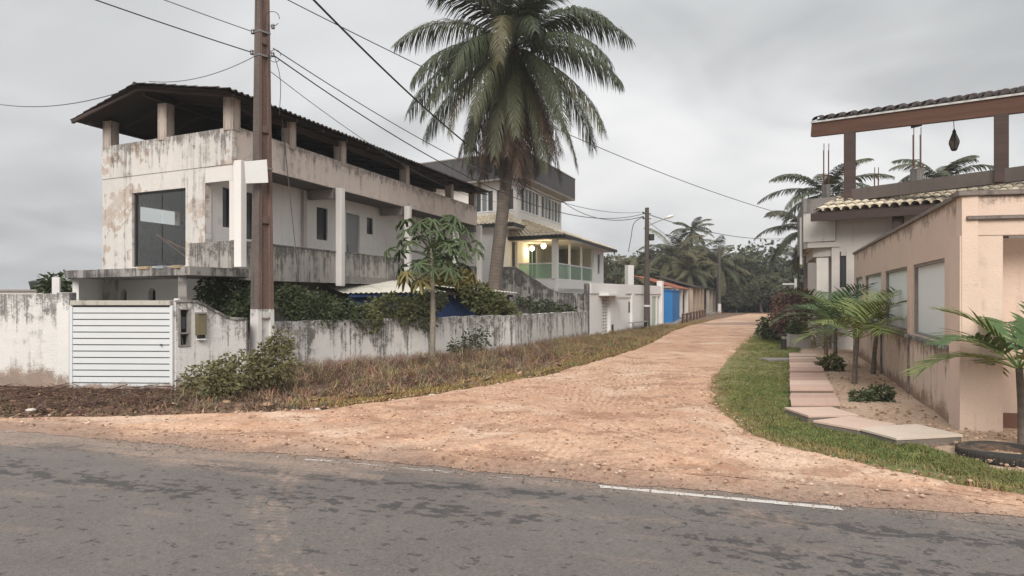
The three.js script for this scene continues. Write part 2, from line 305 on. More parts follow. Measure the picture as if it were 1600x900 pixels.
{
  const rows = [], C = 240;
  for (let k = 0; k < KEYS.length - 1; k++) { const n = [3, 16, 16, 14, 14, 14, 20, 26, 34, 40, 34, 12, 10][k]; for (let i = 0; i < n; i++) rows.push((k + i / n) / (KEYS.length - 1)); } rows.push(1);
  const pos = [], uv = [], idx = [];
  rows.forEach((t, r) => {
    const a = leftCurve.getPoint(t), b = rightCurve.getPoint(t);
    const wl = 0.35 * (fbm(a.x * 1.7, a.z * 1.7 + 3, 4) - 0.5), wr = 0.35 * (fbm(b.x * 1.7 + 9, b.z * 1.7, 4) - 0.5);
    for (let i = 0; i <= C; i++) {
      const u = i / C; let x = lerp(a.x, b.x, u) + (1 - u) * (1 - u) * wl + u * u * wr, d = lerp(a.z, b.z, u);
      if (r === 0) d += 0.30 * (fbm(x * 1.1, 3, 3) - 0.5) + 0.16 * (fbm(x * 7, 9, 3) - 0.45);
      const edge = ss(0, 0.05, Math.min(u, 1 - u)) * ss(0, 5, r);
      pos.push(x, 0.0215 + (dirtHeight(x, d)) * edge * 0.9 + 0.0165 * edge, -d); uv.push(x, d);
    }
  });
  for (let r = 0; r < rows.length - 1; r++) for (let i = 0; i < C; i++) { const a = r * (C + 1) + i, b = a + C + 1; idx.push(a, a + 1, b, a + 1, b + 1, b); }
  structure('dirt_road', geoFrom(pos, uv, idx), bumped(dirtTex, 1, 0.017, bumpCoarse));
}
// lawn strip and sandy planting bed on the right
const LAWN = [[14, 3.35, 14, 4.3], [8, 5.5, 8, 6.35], [5.1, 7.0, 5.55, 7.75], [4.3, 8.05, 5.2, 9.02], [3.7, 9.2, 4.9, 9.74], [3.45, 10.4, 4.76, 10.8], [3.7, 12.6, 4.9, 12.1], [4.2, 15, 5.95, 14.8], [5.0, 17.4, 6.9, 17.3], [8.4, 26.3, 10.5, 26.2], [15, 42.5, 17.1, 43], [20.4, 55, 22.4, 55.4], [29.4, 74, 33, 76]];
const lawnA = new THREE.CatmullRomCurve3(LAWN.map(k => new THREE.Vector3(k[0], 0, k[1])), false, 'centripetal'), lawnB = new THREE.CatmullRomCurve3(LAWN.map(k => new THREE.Vector3(k[2], 0, k[3])), false, 'centripetal');
{
  const N = 260, C = 14, pos = [], uv = [], idx = [];
  for (let r = 0; r <= N; r++) {
    const t = r / N, a = lawnA.getPoint(t), b = lawnB.getPoint(t);
    for (let i = 0; i <= C; i++) { const u = i / C - 0.06 * (1 - i / C), x = lerp(a.x, b.x, u) + (i === 0 ? 0.2 * (fbm(a.x * 3, a.z * 3, 3) - 0.5) : 0), d = lerp(a.z, b.z, u); pos.push(x, (i === 0 ? 0.004 : 0.035) + 0.05 * fbm(x, d, 3) * (i ? 1 : 0), -d); uv.push(x, d); }
  }
  for (let r = 0; r < N; r++) for (let i = 0; i < C; i++) { const a = r * (C + 1) + i, b = a + C + 1; idx.push(a, a + 1, b, a + 1, b + 1, b); }
  structure('lawn', geoFrom(pos, uv, idx), bumped(lawnTex, 1, 0.03, bumpCoarse));
}
{
  const pos = [], uv = [], idx = [], N = 90, C = 22;
  for (let r = 0; r <= N; r++) {
    const t = lerp(0.0, 0.8, r / N), a = lawnB.getPoint(t), bx2 = Math.max(a.x + 0.6, 6.9 + (a.z - 10.2) * 0.374 + (a.z < 10.2 ? 6 * ss(10.2, 8.6, a.z) : 0));
    for (let i = 0; i <= C; i++) { const u = i / C, x = lerp(a.x, bx2, u) - (i === 0 ? 0.06 : 0), d = a.z + u * 0.4; pos.push(x, 0.02 + (i ? 0.09 * fbm(x * 1.1, d * 1.1, 4) * ss(0, 0.2, u) + 0.035 * (fbm(x * 6, d * 6, 3) - 0.5) : 0), -d); uv.push(x, d); }
  }
  for (let r = 0; r < N; r++) for (let i = 0; i < C; i++) { const a = r * (C + 1) + i, b = a + C + 1; idx.push(a, a + 1, b, a + 1, b + 1, b); }
  structure('planting_bed', geoFrom(pos, uv, idx), bumped(bedTex, 1, 0.03, bumpCoarse));
}
{ // painted edge line, worn through in places
  const wear = colourTex(1024, 64, 20, 0.2, (x, y) => {
    const n = fbm(x * 6, y * 30, 4), e = fbm(x * 11, 5, 3) * 0.05; const vis = (x > 14.6 && x < 16.75) ? 0.95 : (x > 11.2 && x < 13.1) ? 0.46 : x > 16.75 ? 0.24 : 0.30;
    const a = ss(0.52, 0.6, n * 0.55 + vis * 0.5) * (y > e && y < 0.2 - e ? 1 : 0);
    const k = 0.85 + 0.3 * fbm(x * 30, y * 60, 3); return [0.56 * k, 0.53 * k, 0.49 * k, a];
  }, 0, 0);
  const pos = [], uv = [], idx = [], N = 120;
  const aOf = (x) => 7.70 - 0.36 * x;
  for (let i = 0; i <= N; i++) { const x = -13.7 + i / N * 20, d = aOf(x), cr = (k) => 0.014 + 0.05 * Math.sin(Math.PI * clamp((7.85 - 0.35 * x + 0.22 - k) / 11)) + 0.004; pos.push(x, cr(d - 0.07), -(d - 0.07), x, cr(d + 0.07), -(d + 0.07)); uv.push(i / N * 20, 0, i / N * 20, 0.2); }
  for (let i = 0; i < N; i++) idx.push(i * 2, i * 2 + 2, i * 2 + 1, i * 2 + 1, i * 2 + 2, i * 2 + 3);
  const m = mat(wear, 0.7, { transparent: true, alphaTest: 0.5 });
  structure('road_marking', geoFrom(pos, uv, idx), m);
}

// ---------------------------------------------------------------- shared materials
const M = {};
M.white = bumped(plaster(6, 4, [0.68, 0.655, 0.63], { mildew: 0.14, seed: 3, tint: 0.14 }), 0.92, 0.006);
M.whiteClean = bumped(plaster(6, 4, [0.75, 0.74, 0.725], { mildew: 0.0, seed: 5, tint: 0.07 }), 0.9, 0.004);
M.column = bumped(plaster(3, 5, [0.74, 0.72, 0.70], { mildew: 0.18, seed: 6, tint: 0.1 }), 0.9, 0.006);
M.column2 = bumped(plaster(3, 5, [0.50, 0.435, 0.39], { mildew: 0.45, seed: 7, tint: 0.22, dark: [0.16, 0.13, 0.11] }), 0.95, 0.01);
M.mildewConc = bumped(plaster(8, 4, [0.33, 0.315, 0.30], { mildew: 0.8, seed: 9, tint: 0.3, dark: [0.035, 0.032, 0.03] }), 1, 0.012);
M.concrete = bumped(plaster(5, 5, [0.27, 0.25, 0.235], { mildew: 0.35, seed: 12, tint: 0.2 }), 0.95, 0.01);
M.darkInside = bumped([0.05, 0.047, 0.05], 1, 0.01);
M.roomWall = bumped([0.42, 0.38, 0.35], 1, 0.008);
M.roofTile = bumped(colourTex(512, 512, 6, 6, (x, y) => { const a = fbm(x * 2, y * 2, 4), b = fbm(x * 14, y * 14, 3); return mix3([0.03, 0.024, 0.023], [0.105, 0.075, 0.062], a * 0.6 + b * 0.5 - 0.1).map(v => v * 0.85); }), 1, 0.012);
M.creamTile = bumped(colourTex(512, 512, 4, 4, (x, y) => { const a = fbm(x * 3, y * 3, 4), b = fbm(x * 16, y * 16, 3); let c = mix3([0.56, 0.47, 0.34], [0.78, 0.71, 0.57], a); return mix3(c, [0.18, 0.14, 0.09], ss(0.56, 0.7, b) * 0.6); }), 0.9, 0.008);
M.redTile = bumped(colourTex(512, 512, 4, 4, (x, y) => { const a = fbm(x * 3, y * 3, 4), b = fbm(x * 16, y * 16, 3); return mix3([0.30, 0.09, 0.055], [0.19, 0.075, 0.05], a).map(v => v * (0.7 + 0.6 * b)); }), 0.95, 0.008);
M.wood = bumped(colourTex(512, 512, 4, 1.2, (x, y) => { const n = fbm(x * 1.2, y * 26, 5), f = fbm(x * 6, y * 90, 3); return mix3([0.075, 0.037, 0.024], [0.165, 0.078, 0.05], n * 0.8 + f * 0.3 - 0.1); }), 0.75, 0.005);
M.woodPost = bumped(colourTex(512, 512, 4, 1.2, (x, y) => { const n = fbm(x * 1.2 + 60, y * 26, 5), f = fbm(x * 6, y * 90, 3); return mix3([0.035, 0.022, 0.019], [0.085, 0.05, 0.042], n * 0.8 + f * 0.3 - 0.1); }), 0.8, 0.005);
M.shadeSheet = bumped(colourTex(512, 512, 4, 1.2, (x, y) => { const n = fbm(x * 1.2 + 90, y * 20, 5); return mix3([0.014, 0.012, 0.012], [0.04, 0.031, 0.028], n); }), 1, 0.006);  // near-black colour standing in for the shade under the roof
M.woodDark = bumped(colourTex(512, 512, 4, 1.2, (x, y) => { const n = fbm(x * 1.2 + 20, y * 26, 5), f = fbm(x * 6, y * 90, 3); return mix3([0.03, 0.02, 0.018], [0.075, 0.048, 0.04], n * 0.8 + f * 0.3 - 0.1); }), 0.85, 0.005);
M.glass = new THREE.MeshPhysicalMaterial({ color: 0xf2f4f2, transmission: 1, thickness: 0, roughness: 0.04, ior: 1.5, side: THREE.DoubleSide });
M.glassDark = mat([0.035, 0.04, 0.042], 0.08, { metalness: 0 });
M.glassGrey = mat([0.16, 0.18, 0.19], 0.12);
M.glassGreen = new THREE.MeshPhysicalMaterial({ color: new THREE.Color().setRGB(0.66, 0.82, 0.74), transmission: 0.85, thickness: 0, roughness: 0.25, side: THREE.DoubleSide });
M.glassTeal = mat([0.03, 0.10, 0.085], 0.12);
M.frameWhite = mat([0.66, 0.66, 0.65], 0.5);
M.frameDark = mat([0.05, 0.05, 0.052], 0.5, { metalness: 0.3 });
M.doorGrey = mat([0.22, 0.225, 0.225], 0.35);
M.black = mat([0.02, 0.02, 0.02], 0.6);
M.steel = mat([0.25, 0.24, 0.23], 0.45, { metalness: 0.8 });
M.rust = bumped([0.13, 0.06, 0.035], 1, 0.008);

// ================================================================ corner house on the left
const sd = [0.324, 1], fd = [-1, 0.52];
const HC = [-7.1, 18];
const hs = (t, o = 0) => [HC[0] + sd[0] * t + o * 0.951, HC[1] + sd[1] * t - o * 0.308];      // along the street side, o metres outwards
const hf = (s, o = 0) => [HC[0] + fd[0] * s - o * 0.461, HC[1] + fd[1] * s - o * 0.887];       // along the front, o metres outwards
const HL = hf(4.68), TL = 16.6, tl = Math.hypot(sd[0], 1) * TL;
const leftAt = (t) => [HL[0] + sd[0] * t, HL[1] + sd[1] * t];
const house = thing('corner_house', 'weathered white two-storey corner house with open roof terrace and long balcony', 'house', [-8, 0, 22]);
{
  const k = Math.hypot(1, 0.52), q = Math.hypot(0.324, 1);
  const frontTex = plaster(6, 7, [0.63, 0.605, 0.58], { mildew: 0.46, drip: 0.6, top: 6.3, seed: 21, peel: 0.2, peelC: [0.44, 0.36, 0.30], w: 1024, h: 1024, tint: 0.2, dark: [0.11, 0.1, 0.095] });
  const bandTex = plaster(18.5, 7, [0.645, 0.56, 0.505], { mildew: 0.34, drip: 0.35, top: 6.32, seed: 22, peel: 0.1, peelC: [0.5, 0.44, 0.4], w: 2048, h: 768, tint: 0.17, dark: [0.14, 0.12, 0.11] });
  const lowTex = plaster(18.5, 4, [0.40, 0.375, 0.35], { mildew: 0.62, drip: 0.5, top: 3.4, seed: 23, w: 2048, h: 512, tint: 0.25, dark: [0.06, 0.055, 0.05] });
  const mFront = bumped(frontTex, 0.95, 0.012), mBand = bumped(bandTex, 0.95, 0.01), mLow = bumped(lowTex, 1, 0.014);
  // first floor
  const W0 = hf(4.68), W1 = hf(0.88);
  const at = (s) => (4.68 - s) * k;
  const front = part(house, 'front_wall', wall(W0, W1, 2.62, 5.36, 0.2, [[at(3.5), at(1.54), 2.80, 4.86]]), mFront);
  const fr = (a, b, y0, y1) => lbox(W0, W1, a, b, y0, y1, -0.13, -0.07);
  const wf = part(house, 'window_frame', merge([fr(at(3.5), at(3.5) + 0.06, 2.80, 4.86), fr(at(1.54) - 0.04, at(1.54), 2.80, 4.86), fr(at(3.5), at(1.54), 4.81, 4.858), fr(at(3.5), at(1.54), 2.802, 2.85)]), M.frameDark);
  part(wf, 'window_pane', lbox(W0, W1, at(3.5) + 0.06, at(2.5), 2.85, 4.81, -0.105, -0.10), M.glass);
  part(wf, 'window_pane', lbox(W0, W1, at(2.5) + 0.012, at(1.54) - 0.04, 2.85, 4.81, -0.115, -0.11), M.glass);
  // left side wall with the narrow high window, seen through the big pane
  const hq = (t) => (TL - t) * q;
  part(house, 'side_wall', wall(leftAt(TL), leftAt(0.02), 0, 5.36, 0.2, [[hq(2.6), hq(1.1), 4.26, 4.72]]), mFront);
  part(house, 'rear_wall', wall(hs(TL), leftAt(TL), 0, 5.36, 0.2), M.white);
  part(house, 'partition_wall', wall(leftAt(4.6), [hs(4.6)[0] - 0.95, hs(4.6)[1] - 0.2], 2.62, 5.3, 0.12), M.roomWall);
  // recessed wall behind the balcony, with openings
  const R0 = hf(0.88), R1 = [R0[0] + sd[0] * 16.2, R0[1] + 16.2];
  const ops = [[0.63, 0.95, 3.85, 4.92, 'w'], [1.55, 1.9, 3.6, 4.92, 'w'], [4.85, 5.47, 3.85, 4.92, 'w'], [6.59, 7.47, 2.66, 4.92, 'd'], [7.96, 8.41, 4.3, 4.92, 'w'], [14.3, 14.8, 3.9, 4.9, 'w']];
  const R0b = along(R0, R1, 0.22 / plen(R0, R1)); part(house, 'balcony_wall', wall(R0b, R1, 2.62, 5.4, 0.18, ops.map(o => [o[0] * q - 0.22, o[1] * q - 0.22, o[2], o[3]])), M.white);
  for (const o of ops) {
    const a = o[0] * q, b = o[1] * q;
    if (o[4] === 'w') {
      const f = part(house, 'window', merge([lbox(R0, R1, a, a + 0.04, o[2], o[3], -0.12, -0.05), lbox(R0, R1, b - 0.04, b, o[2], o[3], -0.12, -0.05), lbox(R0, R1, a, b, o[3] - 0.04, o[3] - 0.002, -0.12, -0.05), lbox(R0, R1, a, b, o[2] + 0.002, o[2] + 0.04, -0.12, -0.05)]), M.frameDark);
      part(f, 'pane', lbox(R0, R1, a + 0.03, b - 0.03, o[2] + 0.03, o[3] - 0.03, -0.1, -0.09), M.glassDark);
    } else {
      const f = part(house, 'door', lbox(R0, R1, a + 0.02, b - 0.02, o[2], o[3] - 0.02, -0.12, -0.06), M.doorGrey);
      part(f, 'handle', merge([lbox(R0, R1, a + 0.1, a + 0.13, 3.5, 3.8, -0.02, 0.0), lbox(R0, R1, a + 0.105, a + 0.125, 3.5, 3.53, -0.06, -0.02), lbox(R0, R1, a + 0.105, a + 0.125, 3.77, 3.8, -0.06, -0.02)]), M.steel);
    }
  }
  // floor slab that runs out as the carport roof, with a crumbled edge
  const edge = []; const r = rng(5), E0 = [-11.75, 18.6], E1 = [-7.15, 15.75], E2 = [-6.45, 17.5];
  for (let i = 0; i <= 40; i++) { const p = along(E0, E1, i / 40); edge.push([p[0], p[1] + (r() - 0.3) * 0.05 + (hash(i >> 2, 3) > 0.72 ? 0.06 : 0)]); }
  part(house, 'carport_slab', slab([...edge, E2, hs(0.4, 0.08), hf(0.5, -0.4), [HL[0], HL[1] + 0.05], [-12.0, 20.3]], 2.46, 2.655), M.mildewConc);
  part(house, 'balcony_slab', slab([hf(1.3, 0.0), hf(-0.2, 0.15), hs(0.45, 0.1), hs(TL, 0.1), hs(TL, -1.6), hf(1.2, -0.5)], 2.44, 2.63), M.concrete);
  // patches of old paint on the crumbled edge
  for (const [t, w, c] of [[0.63, 0.4, [0.42, 0.32, 0.19]], [0.76, 0.3, [0.30, 0.33, 0.35]], [0.87, 0.35, [0.36, 0.28, 0.18]]]) { const p = along(E0, E1, t), g = lbox(p, E1, 0, w, 2.61, 2.69, -0.12, 0.012, 0.02); part(house, 'coping_stone', g, bumped(c, 1, 0.02)); }
  // ground floor and carport
  const B0 = [-12.1, 21.0], B1 = [-7.3, 18.7];
  part(house, 'carport_rear_wall', wall(B0, B1, 0, 2.46, 0.15, [[0.78, 1.06, 1.75, 2.2, 'arch'], [1.98, 2.28, 1.75, 2.22, 'arch']]), M.whiteClean);
  part(house, 'carport_bounce_floor', slab([[-9.15, 14.95], [-7.05, 14.9], [-6.9, 18.4], [-12, 20.9], [-11.6, 18]], 0.0, 0.05), bumped([0.42, 0.40, 0.37], 1, 0.01));  // pale floor slab added behind the gate to bounce light into the carport
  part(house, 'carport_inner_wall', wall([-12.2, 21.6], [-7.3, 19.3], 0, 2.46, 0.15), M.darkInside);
  part(house, 'carport_side_wall', wall([-12.05, 21.0], [-11.6, 18.75], 0, 2.46, 0.15), M.whiteClean);
  part(house, 'carport_column', bx(-11.35, 1.23, 17.7, 0.16, 2.46, 0.2, 0.4), M.column);
  part(house, 'carport_column', bx(-7.52, 1.23, 16.2, 0.17, 2.46, 0.17, 0.5), M.mildewConc, 'crumbling mildewed carport column');
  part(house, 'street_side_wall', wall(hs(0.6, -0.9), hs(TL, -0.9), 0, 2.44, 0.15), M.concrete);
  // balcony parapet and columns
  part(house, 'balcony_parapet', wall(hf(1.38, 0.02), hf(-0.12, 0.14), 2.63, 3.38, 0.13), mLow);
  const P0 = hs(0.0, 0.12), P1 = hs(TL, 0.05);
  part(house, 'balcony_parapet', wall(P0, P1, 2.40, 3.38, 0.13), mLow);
  part(house, 'parapet_coping', lbox(P0, P1, 0, tl, 3.38, 3.41, -0.15, 0.02), M.mildewConc);
  [0, 4.55, 9.1, 13.65, 16.45].forEach((t, i) => {
    const c = hs(t + (i ? 0 : -0.05), i ? 0.2 : 0.3);
    part(house, 'balcony_column', bx(c[0], i ? 3.85 : 4.05, c[1], 0.22, i ? 3.1 : 2.68, 0.22, -0.314, 0.02), M.column);
    if (i) part(house, 'ceiling_beam', lbox(hs(t, 0), hs(t, -0.9), 0, 0.92, 5.08, 5.37, -0.1, 0.1), M.concrete);
  });
  const cc = [-7.09, 18.1];
  part(house, 'corner_pier', bx(cc[0], 4.0, cc[1], 0.15, 2.74, 0.15, -0.314), M.white);
  part(house, 'front_beam', wall(hf(0.88, -0.01), hf(0.0, -0.01), 4.93, 5.36, 0.18), M.white);
  // terrace slab and parapet
  part(house, 'terrace_slab', slab([hf(4.66, -0.03), hf(0.02, -0.03), hs(TL, -0.03), [leftAt(TL)[0] + 0.03, leftAt(TL)[1]]], 5.37, 5.52), bumped([0.11, 0.10, 0.095], 1, 0.01));
  part(house, 'terrace_parapet', wall(hf(4.68, 0.02), hf(-0.02, 0.02), 5.34, 6.27, 0.15), mFront);
  part(house, 'terrace_parapet', wall(hs(0.06, 0.02), hs(TL, 0.02), 5.40, 6.32, 0.15), mBand);
  part(house, 'terrace_parapet', wall(leftAt(TL), leftAt(0.05), 5.40, 6.22, 0.15), mFront);
  part(house, 'terrace_parapet', wall(hs(TL), leftAt(TL), 5.40, 6.22, 0.15), mFront);
  part(house, 'conduit', bar(V(...[hs(2.0, 0.06)[0], 5.5, hs(2.0, 0.06)[1]]), V(hs(2.0, 0.06)[0], 6.25, hs(2.0, 0.06)[1]), 0.015), M.concrete);
  // terrace columns and dark rooms under the roof
  const colAt = [[hf(4.5, -0.12), 7.0], [hf(2.35, -0.1), 7.2], [hf(0.1, -0.1), 7.05], [hs(2.4, -0.1), 7.05], [hs(5.0, -0.1), 7.05], [hs(9.4, -0.1), 7.05], [hs(13.6, -0.1), 7.05], [hs(16.3, -0.1), 7.05], [leftAt(5), 7.05], [leftAt(10), 7.05]];
  for (const [c, y] of colAt) part(house, 'terrace_column', bx(c[0], (6.2 + y) / 2, c[1], 0.3, y - 6.2, 0.3, -0.314, 0.015), M.column2);
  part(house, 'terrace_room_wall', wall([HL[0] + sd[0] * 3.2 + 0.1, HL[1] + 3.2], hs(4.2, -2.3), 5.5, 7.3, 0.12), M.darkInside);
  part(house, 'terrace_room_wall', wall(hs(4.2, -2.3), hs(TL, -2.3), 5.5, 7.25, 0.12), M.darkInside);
  // roof: low gable, ridge along the house
  const ov = 0.55, e0 = hs(-0.75, ov), e1 = hs(TL + 0.5, ov), l0 = [HL[0] - 0.62 - sd[0] * 0.5, HL[1] - 0.25], l1 = [leftAt(TL + 0.5)[0] - 0.55, leftAt(TL + 0.5)[1] + 0.2];
  const r0 = [(e0[0] + l0[0]) / 2 - 0.15, (e0[1] + l0[1]) / 2 - 0.15], r1 = [(e1[0] + l1[0]) / 2, (e1[1] + l1[1]) / 2];
  const EY = 6.98, RY = 7.52;
  part(house, 'roof', tiled(V(e0[0], EY, e0[1]), V(e1[0], EY + 0.08, e1[1]), V(r1[0], RY, r1[1]), V(r0[0], RY, r0[1]), 0.22, 0.035, 9, 0.022), M.roofTile);
  part(house, 'roof', tiled(V(l1[0], EY, l1[1]), V(l0[0], EY, l0[1]), V(r0[0], RY, r0[1]), V(r1[0], RY, r1[1]), 0.22, 0.035, 9, 0.022), M.roofTile);
  const lid = (A, B, C2, D2, y0, y1) => part(house, 'roof_shade_sheet', geoFrom([A[0], y0, -A[1], B[0], y0, -B[1], C2[0], y1, -C2[1], D2[0], y1, -D2[1]], [0, 0, 18, 0, 18, 3, 0, 3], [0, 1, 2, 0, 2, 3]), M.shadeSheet);  // dark sheet added below the tiles, deepens the shade under the roof
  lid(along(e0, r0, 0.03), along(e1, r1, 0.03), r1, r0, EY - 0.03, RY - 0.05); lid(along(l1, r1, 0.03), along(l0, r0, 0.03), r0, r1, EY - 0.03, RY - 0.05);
  part(house, 'ridge_cap', bar(V(r0[0], RY, r0[1]), V(r1[0], RY, r1[1]), 0.05), M.roofTile);
  const bm = (a, ya, b, yb, w = 0.1, h = 0.16) => part(house, 'roof_beam', beam(V(a[0], ya, a[1]), V(b[0], yb, b[1]), w, h), M.woodDark);
  bm(hs(0.0, -0.1), 6.86, hs(TL, -0.1), 6.96); bm(leftAt(-0.4), 6.88, leftAt(TL), 6.92);
  bm([r0[0] + 0.1, r0[1] + 0.3], 7.36, r1, 7.38);
  for (let i = 0; i < 14; i++) { const t = -0.45 + i * 1.25, a = hs(t, ov * 0.8), c = along(r0, r1, (t + 0.6) / (TL + 1.2)), b = [leftAt(t)[0] - 0.5, leftAt(t)[1] + 0.1]; part(house, 'rafter', beam(V(a[0], EY - 0.07, a[1]), V(c[0], RY - 0.09, c[1]), 0.07, 0.09), M.woodDark); part(house, 'rafter', beam(V(b[0], EY - 0.07, b[1]), V(c[0], RY - 0.09, c[1]), 0.07, 0.09), M.woodDark); }
}
// loose timber leaning inside the big window
for (let i = 0; i < 5; i++) { const a = hf(3.4 - i * 0.28, -0.7 - i * 0.1), b = hf(2.5 - i * 0.3, -1.5 - i * 0.25); single('timber_plank', beam(V(a[0], 3.75 - i * 0.16, a[1]), V(b[0], 2.70, b[1]), 0.14, 0.05), M.wood, 'brown plank leaning inside the large front window of the corner house', 'plank', 'planks stacked behind the big window'); }

// ================================================================ boundary walls, gate and meter boxes
const GA = [-9.21, 14.85], GB = [-7.07, 14.75];
{
  const A = [-24, 16.2], B = [-9.24, 14.85], L = plen(A, B);
  const t = thing('boundary_wall', 'stained white wall left of the slatted gate', 'wall', [-15, 0, 15.5]);
  const top = []; for (let i = 0; i <= 60; i++) top.push([L * i / 60, 1.99 + 0.035 * (fbm(i * 0.9, 4, 3) - 0.5) + 0.05 * i / 60]);
  part(t, 'plaster_face', wall(A, B, 0, 2, 0.18, [], top), bumped(plaster(15, 2.2, [0.68, 0.665, 0.645], { mildew: 0.36, drip: 0.95, top: 2.0, bottom: 0, mud: 0.75, seed: 31, w: 2048, h: 320, tint: 0.16, dark: [0.10, 0.095, 0.09] }), 1, 0.012));
  part(t, 'end_post', lbox(A, B, L - 0.28, L + 0.0, 0, 2.07, -0.2, 0.03, 0.01), bumped(plaster(2, 2.2, [0.7, 0.69, 0.67], { mildew: 0.2, drip: 0.4, top: 2.0, bottom: 0, mud: 0.5, seed: 32, w: 256, h: 256 }), 1, 0.008));
}
{
  const t = thing('slatted_gate', 'white garage gate of horizontal metal slats', 'gate', [-8.14, 0, 14.8]);
  const L = plen(GA, GB), w = bumped(plaster(3, 2.2, [0.64, 0.665, 0.68], { mildew: 0.06, seed: 41, w: 512, h: 512, tint: 0.07, dark: [0.25, 0.22, 0.18], bottom: 0, mud: 0.22 }), 0.6, 0.003);
  const n = 13, y0 = 0.06, y1 = 1.78, p = (y1 - y0) / n;
  const sh = new THREE.Shape(); sh.moveTo(0, 0); sh.lineTo(0.034, 0.012); sh.lineTo(0.034, p - 0.03); sh.lineTo(0.012, p - 0.023); sh.lineTo(0, p - 0.021); sh.closePath();
  for (let i = 0; i < n; i++) { const g = new THREE.ExtrudeGeometry(sh, { depth: L - 0.06, bevelEnabled: false }); g.rotateY(-Math.PI / 2); g.rotateY(Math.PI); g.translate(0.03, y0 + i * p, 0); const ps = g.attributes.position, uv = g.attributes.uv; g.translate(0, 0, 0); for (let k = 0; k < ps.count; k++) uv.setXY(k, ps.getX(k), ps.getY(k)); part(t, 'slat', place(g, GA, GB), w); }
  part(t, 'back_panel', lbox(GA, GB, 0.02, L - 0.02, 0.06, 1.8, -0.06, -0.035), mat([0.1, 0.1, 0.105], 0.6, { metalness: 0.4 }));
  part(t, 'top_rail', lbox(GA, GB, 0, L, 1.80, 1.90, -0.05, 0.05, 0.01), bumped(plaster(3, 2.2, [0.45, 0.43, 0.38], { mildew: 0.4, seed: 42, w: 256, h: 256 }), 0.8, 0.004));
  part(t, 'side_rail', lbox(GA, GB, -0.03, 0.03, 0.03, 1.8, -0.05, 0.02), w); part(t, 'side_rail', lbox(GA, GB, L - 0.03, L + 0.03, 0.03, 1.8, -0.05, 0.02), w);
  part(t, 'keyhole', bar(V(-7.28, 0.98, 14.70), V(-7.28, 0.98, 14.76), 0.018), M.black);
}
const KW = [-6.5, 17.5], KM = [0.1, 24.7];
const GW = bumped(plaster(22, 2.2, [0.68, 0.655, 0.63], { mildew: 0.42, drip: 1.0, top: 1.33, bottom: 0.05, mud: 0.35, seed: 51, w: 2048, h: 256, tint: 0.16, dark: [0.055, 0.048, 0.043] }), 1, 0.016);
